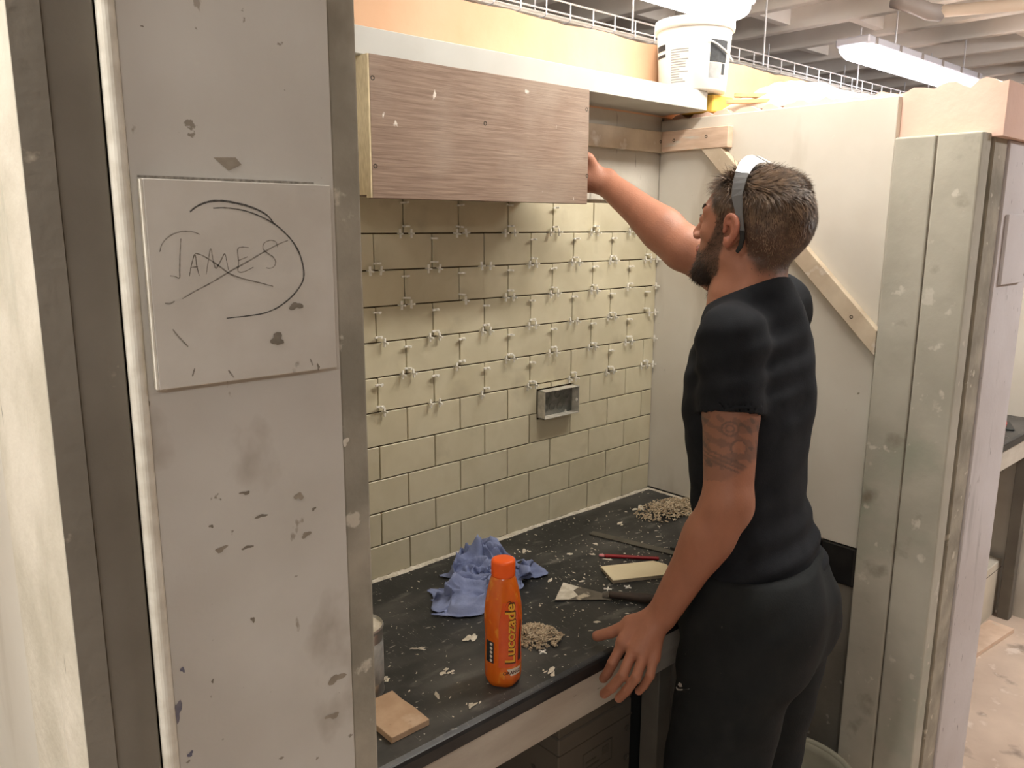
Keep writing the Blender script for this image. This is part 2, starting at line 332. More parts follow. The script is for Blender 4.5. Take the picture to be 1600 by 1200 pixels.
for (mx, my, mz, ra, rb, c) in MARKS:
    rq = random.Random(int(mx*1e5)); nn = 16; v = [(mx, my, mz)]; ph = rq.uniform(0, 6)
    for i in range(nn):
        a = 2*PI*i/nn; q = .65+.2*math.sin(2*a+ph)+.2*math.sin(3*a+2*ph)+.15*rq.random(); v.append((mx+ra*q*math.cos(a), my, mz+rb*q*math.sin(a)))
    pyd('paint_mark', v, [(0, 1+i, 1+(i+1) % nn) for i in range(nn)], MT[{'d': 'markd', 'b': 'markb', 'u': 'marku', 'l': 'edge'}[c]], wl)
pyd('scrape_mark', [(x, -.8603, z) for x, z in TRI], [(0, 1, 2, 3)], MT['markb'], wl)
# ---- next bay to the right
wf = struct(O('wall_far_right', box(1.97, 2.3, -.84, .012, 0, 1.99), MT['board']), 'partition of the next bay')
O('wall_panel', box(1.95, 1.97, -.84, .004, .9, 1.985), MT['endpanel'], wf)

# ================================================================== large furniture
FX0, FX1 = -1.5265, -.0005
def worktop(x0, x1, label):
    t = thing('workbench', label, 'workbench', ((x0+x1)/2, -.28, 0))
    prof = [(.003, .866), (-.548, .866), (-.556, .869), (-.56, .876), (-.56, .889), (-.557, .896), (-.55, .8998), (.003, .9)]
    O('slab', prism(prof, 'x', x0, x1), MT['worktop'], t)
    O('front_edging', prism([(-.5565, .8665), (-.5612, .870), (-.5616, .876), (-.5614, .890), (-.5592, .8955), (-.5565, .897)], 'x', x0, x1), MT['blackedge'], t)
    return t
def wframe(x0, x1, legs, t):
    O('front_rail', box(x0, x1, -.552, -.527, .784, .8655, .002), MT['rail'], t)
    O('back_rail', box(x0, x1, -.03, -.005, .784, .8655, .002), MT['rail'], t)
    for lx in legs: 
        O('leg', box(lx, lx+.045, -.5265, -.48, 0, .8655, .002), MT['legp'], t)
        O('leg', box(lx, lx+.045, -.076, -.031, 0, .8655, .002), MT['rail'], t)
    return t
wt = worktop(FX0, .0185, 'bench with a dusty black worktop and grey timber rail below the tiles')
wframe(FX0, -.001, (-1.52, -.618, -.05), wt)
wt2 = worktop(.346, 1.948, 'bench with a black worktop in the next bay beyond the right pier')
wframe(.346, 1.948, (.36, 1.12, 1.9), wt2)
# plaster bead and splatter (uncountable)
rr = random.Random(5); v = []; f = []; n = 300
for i in range(n+1):
    x = FX0+.001+(-.0005-FX0)*i/n
    wdt = .004+.007*max(0, noise.noise(Vector((x*6, 3, 0)))+.35)+.003*rr.random(); h = .004+.003*rr.random()
    v += [(x, -.0005, .9002), (x, -.0005, .9002+h), (x, -wdt*.6, .9012+.5*h), (x, -wdt, .9002)]
for i in range(n):
    for j in range(3): f.append((i*4+j, i*4+j+1, i*4+j+5, i*4+j+4))
stuff(pyd('plaster_bead', v, f, MT['residue'], wt))
v = []; f = []
for i in range(90):
    y = -.002-.55*i/89; wdt = .003+.004*rr.random()
    v += [(-.0008, y, .9002), (-.0008, y, .9045), (-.0008-wdt, y, .9002)]
for i in range(89):
    f += [(i*3, i*3+1, i*3+4, i*3+3), (i*3+1, i*3+2, i*3+5, i*3+4)]
stuff(pyd('plaster_bead', v, f, MT['residue'], wt))
def blob(v, f, x, y, z, r, h, asp, ang, rr):
    n = 9; b = len(v); v.append((x, y, z+h))
    for i in range(n):
        a = 2*PI*i/n; q = r*(.55+.75*rr.random()); px, py = q*math.cos(a)*asp, q*math.sin(a)
        v.append((x+px*math.cos(ang)-py*math.sin(ang), y+px*math.sin(ang)+py*math.cos(ang), z))
    for i in range(n): f.append((b, b+1+i, b+1+(i+1) % n))
v = []; f = []
for i in range(620):
    x = rr.uniform(-1.3, -.02); y = -.54+.53*rr.random()
    if rr.random() < .5: x = rr.gauss(-.5, .22); y = rr.gauss(-.3, .12)
    if not (-1.3 < x < -.02 and -.545 < y < -.01): continue
    big = rr.random() < .05
    r = rr.uniform(.0025, .0045) if big else rr.uniform(.0006, .0019)
    blob(v, f, x, y, .9002, r, rr.uniform(.0006, .002)*(2 if big else 1), rr.choice((1, 1, 1.8, 3)), rr.uniform(0, PI), rr)
for (x, y, r, s, a) in ((-1.10, -.41, .010, 1.6, .3), (-1.2, -.36, .009, 2.4, .6), (-1.28, -.25, .008, 2, 0), (-.62, -.1, .016, 2.2, .5), (-.96, -.54, .011, 2, .5), (-.74, -.535, .012, 1.5, .4), (-.99, -.34, .014, 2.2, .4), (-1.09, -.31, .008, 3, -.8), (-1.18, -.16, .008, 4, .3), (-.67, -.19, .01, 2, .2), (-.55, -.19, .009, 2, .2), (-.16, -.1, .016, 2, .5), (-.3, -.14, .01, 2.2, .7), (-1.13, -.52, .01, 2.5, .5)):
    for q in range(7): blob(v, f, x+rr.gauss(0, r*.6), y+rr.gauss(0, r*.6), .9003+.0003*q, r*rr.uniform(.1, .42), .0013, s, a+rr.gauss(0, .2), rr)
stuff(pyd('plaster_splatter', v, f, MT['residue'], wt))

# ================================================================== shelf, boxing, battens, brace
sh = thing('wall_shelf', 'long white painted shelf running above the plywood boxing', 'shelf', (-.76, -.07, 2.0))
O('shelf_board', box(-1.5265, -.001, -.148, .001, 1.999, 2.048, .0015), MT['shelf'], sh)
px = thing('plywood_boxing', 'brown plywood boxing panel hung beneath the white shelf', 'boxing', (-.78, -.09, 1.745))
fp = O('front_panel', box(-1.074, -.488, -.168, -.153, 1.745, 1.9985, .0012), MT['ply'], px)
sd = O('side_panel', box(-1.0765, -1.0625, -.1528, -.004, 1.752, 1.9985), MT['plyedge'], px)
O('edge_band', box(-1.0775, -1.0742, -.1682, -.153, 1.746, 1.998), MT['plyedge'], px)
O('bottom_panel', box(-1.062, -.54, -.1528, -.004, 1.753, 1.764), MT['ply'], px)
scm = mesh_bm(lathe([(0, -.0006), (.0022, -.0006), (.0026, 0), (.0042, .0002), (.0046, -.0004)], 14), 'screw'); scm.transform(Matrix.Rotation(PI/2, 4, 'X'))
for x, z in ((-1.067, 1.957), (-1.066, 1.803), (-.497, 1.955), (-.491, 1.809), (-.80, 1.9)):
    link('screw', scm, MT['screw'], fp, (x+.78, -.1682+.09, z-1.745), local=True)
def screws(par, pts, axis):
    m = scm.copy(); m.materials.clear()
    if axis == 'x': m.transform(Matrix.Rotation(-PI/2, 4, 'Z'))
    l = rootloc(par)
    for p in pts: link('screw', m, MT['screw'], par, Vector(p)-l, local=True)
b1 = tag(O('wall_batten', box(-.55, -.0005, -.018, .0035, 1.897, 1.953, .001), MT['brace'], loc=(0, 0, 0)), 'pale timber batten fixed along the tiled wall under the shelf', 'batten')
screws(b1, [(-.028, -.0182, 1.926), (-.35, -.0182, 1.926)], 'y')
b2 = tag(O('wall_batten', box(-.024, -.0003, -.232, -.0185, 1.899, 1.953, .001), MT['batten']), 'short pine batten on the white end panel beside the corner', 'batten')
screws(b2, [(-.0243, -.06, 1.927), (-.0243, -.165, 1.93)], 'x')
bp = [(-.148, 1.8985), (-.212, 1.8985), (-.663, 1.458), (-.663, 1.398)]
b3 = tag(O('diagonal_brace', prism(bp, 'x', -.022, -.0003, bev=.001), MT['brace']), 'diagonal pine brace screwed to the white end panel behind the man', 'brace')
screws(b3, [(-.0222, -.247, 1.83), (-.0222, -.60, 1.485)], 'x')

# ================================================================== signs on the partition fronts
STROKES={
'arc1': [(-1.681, 1.708), (-1.6772, 1.7111), (-1.6728, 1.7135), (-1.6676, 1.7153), (-1.6617, 1.7163), (-1.6543, 1.7163), (-1.6454, 1.715), (-1.6363, 1.713), (-1.6271, 1.7097), (-1.6202, 1.7056), (-1.6153, 1.6997)] ,
'arc2': [(-1.6635, 1.711), (-1.6546, 1.7114), (-1.6457, 1.7106), (-1.6366, 1.7088), (-1.6258, 1.705), (-1.6153, 1.6997), (-1.607, 1.6931), (-1.5999, 1.6854), (-1.5944, 1.6756), (-1.5918, 1.6655), (-1.5915, 1.6576), (-1.5939, 1.6515), (-1.5994, 1.6447), (-1.6066, 1.6388), (-1.6161, 1.6332), (-1.627, 1.6297), (-1.6384, 1.6285), (-1.651, 1.628), (-1.6587, 1.6278)] ,
'Jtop': [(-1.7049, 1.6794), (-1.7033, 1.6842), (-1.6998, 1.6885), (-1.6947, 1.6919), (-1.6884, 1.6938), (-1.682, 1.6939), (-1.6778, 1.6929), (-1.6751, 1.6917)] ,
'J': [(-1.6891, 1.6888), (-1.6905, 1.6784), (-1.6917, 1.6658), (-1.6924, 1.6602), (-1.6957, 1.6615), (-1.699, 1.662)] ,
'A': [(-1.685, 1.661), (-1.6827, 1.6698), (-1.6797, 1.677), (-1.6789, 1.6682), (-1.6775, 1.661)] ,
'A2': [(-1.6832, 1.6676), (-1.6782, 1.6679)] ,
'M': [(-1.6722, 1.662), (-1.6699, 1.6722), (-1.6674, 1.6811), (-1.6662, 1.6721), (-1.6644, 1.6663), (-1.6603, 1.672), (-1.6569, 1.677), (-1.6556, 1.6704), (-1.6548, 1.6645)] ,
'E': [(-1.6375, 1.6814), (-1.6429, 1.6818), (-1.6464, 1.6801), (-1.6464, 1.6701), (-1.6472, 1.6635), (-1.6425, 1.6629), (-1.6345, 1.6662)] ,
'E2': [(-1.6466, 1.6716), (-1.6387, 1.6744)] ,
'S': [(-1.6134, 1.6814), (-1.6148, 1.6856), (-1.6196, 1.6867), (-1.6246, 1.6845), (-1.6257, 1.6803), (-1.6223, 1.677), (-1.6179, 1.6739), (-1.6157, 1.67), (-1.6171, 1.6663), (-1.6204, 1.6649), (-1.6241, 1.6653)] ,
'X1': [(-1.6796, 1.6779), (-1.6747, 1.6764), (-1.6677, 1.6722), (-1.6606, 1.6669), (-1.6534, 1.6615), (-1.6429, 1.6574), (-1.6304, 1.6539), (-1.6189, 1.6505)] ,
'X2': [(-1.604, 1.6865), (-1.6125, 1.6836), (-1.6258, 1.6774), (-1.6389, 1.6707), (-1.6533, 1.6637), (-1.6688, 1.6556), (-1.6794, 1.6508), (-1.6913, 1.6448)] ,
'tail': [(-1.6971, 1.6432), (-1.7007, 1.6417), (-1.7041, 1.6422)] ,
'tick': [(-1.7, 1.6226), (-1.6969, 1.6177), (-1.693, 1.6127), (-1.6897, 1.6086)] ,
'tick2': [(-1.6859, 1.5917), (-1.6882, 1.5857)] ,
'tick3': [(-1.6599, 1.5871), (-1.6559, 1.5808)] ,
'tick4': [(-1.5892, 1.5886), (-1.5868, 1.5825)] ,
}

jt = thing('painted_tile', 'square white tile with a crossed-out pencilled name on the left pier', 'tile', (-1.6385, -.86, 1.579))
O('tile_body', box(-1.713, -1.564, -.8668, -.8602, 1.578, 1.731, .0006), MT['jtile'], jt)
O('lit_tile_edge', box(-1.7145, -1.7131, -.8667, -.8602, 1.5785, 1.7305), MT['edge'], jt)  # left side in a paler colour that stands for the light on it
def ribbon(pts, wd, y):
    P = [Vector((p[0], p[1])) for p in pts]; Q = []
    for i in range(len(P)-1):          # Catmull-Rom
        a, b, c, d = P[max(i-1, 0)], P[i], P[i+1], P[min(i+2, len(P)-1)]
        for k in range(6):
            t = k/6; Q.append(.5*((2*b)+(c-a)*t+(2*a-5*b+4*c-d)*t*t+(3*b-a-3*c+d)*t**3))
    Q.append(P[-1]); v = []; f = []
    for i, q in enumerate(Q):
        t = (Q[min(i+1, len(Q)-1)]-Q[max(i-1, 0)]); t = t.normalized() if t.length > 0 else Vector((1, 0)); n = Vector((-t.y, t.x))
        ww = wd*(.55+.45*math.sin(PI*min(1, max(0, (i+2)/(len(Q)+3)))))*(.85+.3*random.random())
        for s in (-1, 1): v.append((q.x+n.x*ww*s, y, q.y+n.y*ww*s))
    for i in range(len(Q)-1): f.append((2*i, 2*i+1, 2*i+3, 2*i+2))
    return v, f
for grp, keys, wd, mt in (('circle_stroke', ('arc1', 'arc2'), .00062, 'graphite'), ('cross_out', ('X1', 'X2'), .00058, 'graphite2'), ('handwriting', ('Jtop', 'J', 'A', 'A2', 'M', 'E', 'E2', 'S'), .00044, 'graphite2'), ('pencil_mark', ('tail', 'tick', 'tick2', 'tick3', 'tick4'), .0006, 'graphite2')):
    for k in keys:
        v, f = ribbon(STROKES[k], wd*(1.3 if k == 'arc1' else 1), -.8671); pyd(grp, v, f, MT[mt], jt)
V = []; Fc = []
v, f = ribbon([(-1.714, 1.7325), (-1.67, 1.7322), (-1.62, 1.7322), (-1.575, 1.7325)], .0011, -.8603); pyd('pencil_line', v, f, MT['graphite2'], jt)
st = thing('painted_tile', 'square lilac-white tile stuck on the right pier front', 'tile', (.22, -.853, 1.57))
O('tile_body', box(.148, .298, -.8605, -.8532, 1.568, 1.725, .0006), MT['lilac'], st)

# ================================================================== tile spacers, each one a thing
b = bmesh.new(); box(-.0019, .0019, -.0185, -.003, -.0018, .0018, bm=b); box(-.0013, .0013, -.003, .0055, -.0012, .0012, bm=b); box(-.0019, .0019, -.0088, -.0048, -.0098, .0098, bm=b)
spm = mesh_bm(b, 'tile_spacer')
ORD = ('first', 'second', 'third', 'fourth', 'fifth', 'sixth', 'seventh', 'eighth', 'ninth')
def spacer(x, z, horiz, label):
    o = link('tile_spacer', spm, MT['spacer'], None, (x, -.0005+random.uniform(-.0012, .0012), z))
    o.rotation_euler = (random.uniform(-.12, .12), (0 if horiz else PI/2)+random.uniform(-.12, .12), random.uniform(-.15, .15))
    tag(o, label, 'tile spacer', 'white spacers in the upper tile joints')
rs = random.Random(11)
for k in range(5, 11):
    row = sorted([(x, z) for kk, x, z in JOINTS if kk == k and x < -.02], reverse=True)
    for i, (x, z) in enumerate(row):
        w_ = '%s joint from the corner, %s tile row down' % (ORD[i], ORD[10-k])
        if rs.random() < .93: spacer(x, z+.0125+rs.uniform(-.002, .003), False, 'white spacer across the lower end of '+w_)
        if rs.random() < .9 and not (k > 8 and x < -.6 and rs.random() < .6): spacer(x, z+.062+rs.uniform(-.003, .003), False, 'white spacer across the upper end of '+w_)
        for s in (-1, 1):
            if rs.random() < .94: spacer(x+s*.0135+rs.uniform(-.002, .002), z-.0014, True, 'white spacer at foot, %s of ' % ('left' if s < 0 else 'right')+w_)
    spacer(-.009, Z0+PZ*k-.0014, True, 'white spacer tight in the wall corner, under the %s tile row down' % ORD[10-k])

# ================================================================== metal back box
sb = thing('socket_back_box', 'galvanised metal double socket box caked with plaster in the tiled wall', 'socket box', (-.417, 0, 1.2))
BX0, BX1, BZ0, BZ1 = -.482, -.352, 1.201, 1.274
O('back_plate', box(BX0, BX1, -.004, -.003+.0005, BZ0, BZ1), MT['galv'], sb)
for nme, bb in (('side_wall', (BX0, BX0+.0016, -.03, -.002, BZ0, BZ1)), ('side_wall', (BX1-.0016, BX1, -.03, -.002, BZ0, BZ1)), ('side_wall', (BX0, BX1, -.03, -.002, BZ0, BZ0+.0016)), ('side_wall', (BX0, BX1, -.03, -.002, BZ1-.0016, BZ1))):
    O(nme, box(*bb), MT['galvedge'], sb)
for x, z in ((-.455, 1.222), (-.43, 1.225), (-.4, 1.222), (-.45, 1.255), (-.41, 1.256), (-.378, 1.25)):
    o = O('knockout', lathe([(0, 0), (.0085, 0), (.009, .0012), (.0105, .0012), (.011, 0)], 18), MT['galv'], sb, local=True)
    o.rotation_euler = (PI/2, 0, 0); o.location = (x+.417, -.0041, z-1.2)
for x in (-.356,):
    o = O('fixing_lug', lathe([(.0015, 0), (.0045, 0), (.0045, .0015), (.0015, .0015)], 12), MT['galvedge'], sb, local=True); o.rotation_euler = (PI/2, 0, 0); o.location = (x+.417-.003, -.026, .037)

# ================================================================== lamps
def lamp(x0, y0, z, rad, label, ln=1.19, tint=(1, .96, .885, 1)):
    t = thing('strip_light', label, 'lamp', (x0+ln/2, y0+.067, z-.02), group=None)
    O('housing', box(x0, x0+ln, y0, y0+.134, z-.032, z, .006), MT['housing'], t)
    pts = []
    for i in range(13):
        a = PI*i/12; pts.append((y0+.067-.062*math.cos(a), z-.032-.05*math.sin(a)**.7))
    m = M('lit_diffuser', (1, 1, 1, 1), emit=(tint, rad), rough=.4)
    b = bmesh.new(); secs = []
    for x, s in ((x0+.004, .35), (x0+.012, .75), (x0+.05, 1), (x0+ln-.05, 1), (x0+ln-.012, .75), (x0+ln-.004, .35)):
        secs.append([b.verts.new((x, y0+.067+(p[0]-y0-.067)*(.6+.4*s), z-.032+(p[1]-z+.032)*s)) for p in pts])
    for A, B in zip(secs, secs[1:]):
        for i in range(12): b.faces.new((A[i], A[i+1], B[i+1], B[i]))
    b.faces.new(secs[0]); b.faces.new(secs[-1][::-1]); bmesh.ops.recalc_face_normals(b, faces=b.faces)
    O('diffuser', b, m, t, smooth=True)
    for k in range(6):
        cx = x0+.06+k*(ln-.12)/5
        O('clip', box(cx-.008, cx+.008, y0-.004, y0+.003, z-.03, z-.005), MT['greyp'], t)
    for cx in (1.225+.375*round((x0+.2-1.225)/.375), 1.225+.375*round((x0+ln-.2-1.225)/.375)): O('hanger', tube([(cx, y0+.067, z-.002), (cx, y0+.067, 2.552)], .004, 6), MT['tray'], t)
    return t
COOL = (.96, .96, 1, 1)
lamp(-.743, 0, 2.40, LAMP_A, 'glowing strip light hanging right above the white plastic tub')
lamp(1.226, 0, 2.40, LAMP_A, 'glowing strip light with grey housing beyond the right partition', tint=COOL)
lamp(3.2, 0, 2.40, LAMP_A, 'farthest strip light of the row above the tiled wall', tint=COOL)
lamp(-.72, -.70, 2.53, LAMP_B, 'strip light over the front of the tiled bay', 1.5)
lamp(-3.3, -1.0, 2.44, LAMP_B*1.2, 'strip light over the bay left of the painted pier', tint=(1, .96, .9, 1))
lamp(-3.4, -2.3, 2.44, LAMP_C*.76, 'strip light over the aisle left of the camera', tint=(.96, .985, 1, 1))
lamp(1.0, -1.9, 2.44, LAMP_C*2.4, 'strip light over the aisle right of the camera', tint=(1, .975, .97, 1))
lamp(.8, 2.4, 2.44, LAMP_A, 'strip light far behind the tiled wall', tint=COOL)

# ================================================================== cable tray, pipe, cable
def tray(y, z, wdt, x0, x1, label, step=.1, ztop=2.55):
    t = thing('cable_tray', label, 'cable tray', ((x0+x1)/2, y, z))
    for yy, zz in ((y, z+.05), (y, z+.018), (y+wdt, z+.05), (y+wdt*.33, z), (y+wdt*.66, z)):
        O('wire', tube([(x0, yy, zz), (x1, yy, zz)], .0028, 6), MT['tray'], t)
    rm = None; x = x0+.03
    while x < x1:
        if rm is None:
            bm = tube([(0, y, z+.05), (0, y, z+.004), (0, y+.006, z), (0, y+wdt-.006, z), (0, y+wdt, z+.004), (0, y+wdt, z+.05)], .0026, 6)
            rm = mesh_bm(bm, 'rung'); rm.transform(Matrix.Translation(-t.location+Vector((t.location.x, 0, 0))))
        link('rung', rm, MT['tray'], t, (x-t.location.x, 0, 0), local=True); x += step
    x = x0+.25
    while x < x1:
        O('hanger', tube([(x, y-.004, z+.01), (x, y-.004, ztop)], .004, 6), MT['tray'], t); x += .78
    for i in range(3):
        O('cable', tube([(x0, y+.03+i*.035, z+.012), (x0+(x1-x0)*.4, y+.035+i*.03, z+.013), (x1, y+.03+i*.035, z+.012)], .008, 8), MT['white'], t)
    return t
tray(.3, 2.286, .15, -1.6, 2.75, 'bright wire cable tray running behind the plaster-topped wall')
tray(.75, 2.33, .2, -1.6, 4.2, 'second wire cable tray further back above the wall')
for i, (y, z, r) in enumerate(((1.25, 2.30, .045), (1.5, 2.36, .03), (1.75, 2.28, .05))):
    tag(O('service_pipe', tube([(-4, y, z), (5.5, y, z)], r, 14), MT['greyp'], smooth=True), ('thick grey pipe behind the cable trays', 'thin grey pipe behind the cable trays', 'farthest grey pipe under the joists')[i], 'pipe')
pp = thing('ceiling_pipe', 'cream pipe with a grey elbow under the joists at top right', 'pipe', (1.4, -.15, 2.48))
O('elbow', tube([(1.33, -.03, 2.53), (1.335, -.07, 2.515), (1.36, -.11, 2.495), (1.41, -.13, 2.483), (1.45, -.16, 2.48)], .030, 12), MT['greyp'], pp, smooth=True)
O('pipe', tube([(1.43, -.15, 2.482), (1.72, -.62, 2.50), (2.4, -1.7, 2.52)], .022, 12), MT['creamp'], pp, smooth=True)
tag(O('hanging_cable', tube([(1.9+.06*math.sin(i*.5), -.30-.03*i, 2.56-.03*i+.0016*i*i) for i in range(14)], .006, 6), MT['white'], smooth=True), 'thin white cable looping down at the top right', 'cable')

# ================================================================== tub, foam, sheet and offcuts on the wall top
tb = thing('plastic_tub', 'white plastic tub with printed label standing on the shelf end', 'tub', (.015, -.085, 2.0485))
tbz = 2.0485
O('tub_body', lathe([(0, 0), (.086, 0), (.09, .004), (.1, .165), (.1, .18), (.096, .18), (.087, .01), (0, .008)], 48, .015, -.085, tbz), MT['white'], tb, smooth=True)
O('rim', lathe([(.1, .158), (.106, .158), (.107, .166), (.106, .183), (.1, .184), (.099, .17)], 48, .015, -.085, tbz), MT['white'], tb, smooth=True)
def wrap(cx, cy, rf, th0, th1, z0, z1, nu=14, nv=2, off=.0006):
    v = []; f = []
    for j in range(nv+1):
        z = z0+(z1-z0)*j/nv
        for i in range(nu+1):
            a = th0+(th1-th0)*i/nu; r = rf(z)+off; v.append((cx+r*math.cos(a), cy+r*math.sin(a), z))
    for j in range(nv):
        for i in range(nu): k = j*(nu+1)+i; f.append((k, k+1, k+nu+2, k+nu+1))
    return v, f
trf = lambda z: .09+.01*(z-tbz-.004)/.161
tc0 = math.atan2(CAM.y+.085, CAM.x-.015)
def tpanel(nme, a0, a1, z0, z1, mt):
    v, f = wrap(.015, -.085, trf, tc0+math.radians(a0), tc0+math.radians(a1), tbz+z0, tbz+z1); pyd(nme, v, f, MT[mt], tb)
tpanel('label_panel', 26, 62, .07, .125, 'print'); tpanel('label_panel', 26, 50, .03, .068, 'printg'); tpanel('label_panel', 52, 60, .04, .068, 'print')
tpanel('label_panel', -78, -50, .105, .12, 'print'); tpanel('label_panel', -78, -50, .088, .096, 'print')
for i in range(14):
    tpanel('print_line', -38, -38+random.choice((16, 22, 26, 30)), .02+i*.0062, .0228+i*.0062, 'printg')
O('handle', tube([(.015+.104*math.cos(tc0+math.radians(a)), -.085+.104*math.sin(tc0+math.radians(a)), tbz+zz) for a, zz in ((20, .122), (35, .112), (50, .1), (65, .088), (80, .082))], .0022, 6), MT['white'], tb)
tag(O('foam_block', box(.022, .12, -.15, -.04, 1.999, 2.044, .003), MT['foam']), 'yellow foam block under the white tub on the partition top', 'block')
sk = thing('plastic_sheet', 'crumpled white sheet heaped along the top of the right partition', 'sheet', (.17, -.32, 1.996))
v = []; f = []; nu, nv = 60, 24
for j in range(nv+1):
    for i in range(nu+1):
        u = i/nu; q = j/nv; y = -.15-.43*u; x = .045+.27*q
        env = math.sin(PI*min(1, max(0, q)))**.5*(math.sin(PI*min(1, u*1.02))**.5)
        h = (.115*(1-u)**.9+.012)*env*(.75+.5*noise.noise(Vector((x*9, y*9, 1))))+.012*noise.noise(Vector((x*40, y*40, 2)))*env
        v.append((x+.01*noise.noise(Vector((x*20, y*20, 5))), y, 1.997+max(0, h)))
for j in range(nv):
    for i in range(nu): k = j*(nu+1)+i; f.append((k, k+1, k+nu+2, k+nu+1))
o = pyd('crumpled_sheet', v, f, MT['sack'], sk, smooth=True)
mo = o.modifiers.new('thick', 'SOLIDIFY'); mo.thickness = .002
for i, (p, q, lab) in enumerate((((.027, -.19, 2.02), (.06, -.30, 2.015), 'pine offcut strip lying at the front of the white sheet'), ((.03, -.21, 2.035), (.09, -.31, 2.03), 'upper pine offcut strip leaning on the white sheet'))):
    d = Vector(q)-Vector(p); mt = Matrix.Translation(p) @ d.to_track_quat('X', 'Z').to_matrix().to_4x4()
    tag(O('timber_offcut', box(0, d.length, -.008, .008, -.005, .005, .001, mtx=mt), MT['pine']), lab, 'offcut')

# ================================================================== things on the worktop
# --- bottle
bx, by, bz = -1.041, -.497, .9005
bo = thing('drink_bottle', 'orange soft drink bottle with orange cap near the worktop edge', 'bottle', (bx, by, bz))
PROF = [(0, .004), (.018, .001), (.026, 0), (.0305, .006), (.0325, .014), (.0328, .04), (.0322, .062), (.0318, .085), (.0328, .105), (.0335, .122), (.0328, .14), (.0308, .157), (.0278, .174), (.0245, .188), (.0215, .198), (.019, .203), (.0165, .205)]
def brad(z):
    z -= bz
    for (r0, z0), (r1, z1) in zip(PROF[2:], PROF[3:]):
        if z0 <= z <= z1: return r0+(r1-r0)*(z-z0)/(z1-z0)
    return .0325
lob = lambda a, z: 1-.07*max(0, 1-z/.018)*(.5+.5*math.cos(5*a))
def smoothprof(P, k=3):
    out = []
    for i in range(len(P)-1):
        a, b, c, d = [np.array(P[j]) for j in (max(i-1, 0), i, i+1, min(i+2, len(P)-1))]
        for t in np.arange(k)/k: out.append(tuple(.5*((2*b)+(c-a)*t+(2*a-5*b+4*c-d)*t*t+(3*b-a-3*c+d)*t**3)))
    return out+[P[-1]]
O('bottle_body', lathe(smoothprof(PROF), 60, bx, by, bz, rfun=lob), MT['orange'], bo, smooth=True)
rib = lambda a, z: 1+.012*math.cos(48*a)
cp = O('cap', lathe([(.0188, .2015), (.0205, .2015), (.0208, .204), (.0208, .226), (.0198, .2295), (.016, .2308), (0, .231)], 96, bx, by, bz, rfun=lambda a, z: rib(a, z) if .203 < z < .227 else 1), MT['cap'], bo, smooth=True)
th = math.atan2(CAM.y-by, CAM.x-bx)
def onb(a, z, off): r = brad(z)+off; return (bx+r*math.cos(a), by+r*math.sin(a), z)
def bpanel(nme, a0, a1, z0, z1, mt, off=.0004, shape=None):
    nu, nv = 16, 16; v = []; f = []
    for j in range(nv+1):
        z = z0+(z1-z0)*j/nv
        for i in range(nu+1):
            u = i/nu
            lo, hi = (shape(j/nv) if shape else (0, 1))
            a = a0+(a1-a0)*(lo+(hi-lo)*u); v.append(onb(th+math.radians(a), bz+z, off))
    for j in range(nv):
        for i in range(nu): k = j*(nu+1)+i; f.append((k, k+1, k+nu+2, k+nu+1))
    return pyd(nme, v, f, MT[mt], bo, smooth=True)
bpanel('red_panel', -14, 72, .042, .162, 'redlabel', .0003, lambda q: (.0+.42*max(0, q-.6)**1.2, 1-.5*max(0, q-.55)**1.1))
def btext(txt, size, ang, zc, mt, nme, vertical=True, off=.0009, spacing=1, sx=1, fat=0):
    v, f = text_mesh(txt, size, .12, spacing, fat); o = []
    tb_ = bmesh.new(); vv = [tb_.verts.new(q) for q in v]
    for q in f:
        try: tb_.faces.new([vv[i] for i in q])
        except ValueError: pass
    bmesh.ops.triangulate(tb_, faces=tb_.faces)
    for _ in range(3):
        lg = [e for e in tb_.edges if e.calc_length() > .0016]
        if lg: bmesh.ops.subdivide_edges(tb_, edges=lg, cuts=1); bmesh.ops.triangulate(tb_, faces=tb_.faces)
    tb_.verts.index_update(); v = [tuple(q.co) for q in tb_.verts]; f = [tuple(q.index for q in fc.verts) for fc in tb_.faces]; tb_.free()
    for p in v:
        if vertical: z = bz+zc+p[0]*sx; a = th+math.radians(ang)-p[1]/.0325
        else: z = bz+zc+p[1]; a = th+math.radians(ang)+p[0]*sx/.0325
        o.append(onb(a, z, off))
    return pyd(nme, o, f, MT[mt], bo)
def fit(txt, size, spacing=1):
    v, f = text_mesh(txt, size, .12, spacing); xs = [p[0] for p in v]; return max(xs)-min(xs)
LT = .108/fit('Lucozade', .026)
btext('Lucozade', .0268, 25.5, .1035, 'darkout', 'lettering_outline', off=.0006, sx=LT*1.012, fat=.0011)
btext('Lucozade', .026, 24, .104, 'yellow', 'lettering', off=.0011, sx=LT, fat=.0005)
btext('ORANGE', .0085, 30, .031, 'darkout', 'flavour_text', False, .0011, fat=.0002)
bpanel('pale_band', 12, 62, .025, .0385, 'whitep', .0005, lambda q: (.25*(1-q), 1))
bpanel('nutrition_panel', -62, -30, .048, .088, 'print', .0006)
for i in range(5):
    v = []; z = .053+i*.0076
    for k in range(12): v.append(onb(th+math.radians(-39)+.0028*math.cos(k*PI/6)/.0325, bz+z+.0028*math.sin(k*PI/6), .0011))
    pyd('nutrition_dot', v, [tuple(range(12))], MT['whitep'], bo)
bpanel('dark_flash', 50, 66, .05, .125, 'print', .0008, lambda q: (.1+.5*q, 1-.15*q))
arc = []
for i in range(25):
    a = PI*i/24; arc.append((20+16*math.cos(PI-a), .142+.022*math.sin(a)))
v = []; f = []
for i, (a, z) in enumerate(arc):
    for s in (-1, 1): v.append(onb(th+math.radians(a*(1+.03*s)), bz+z+.0006*s, .001))
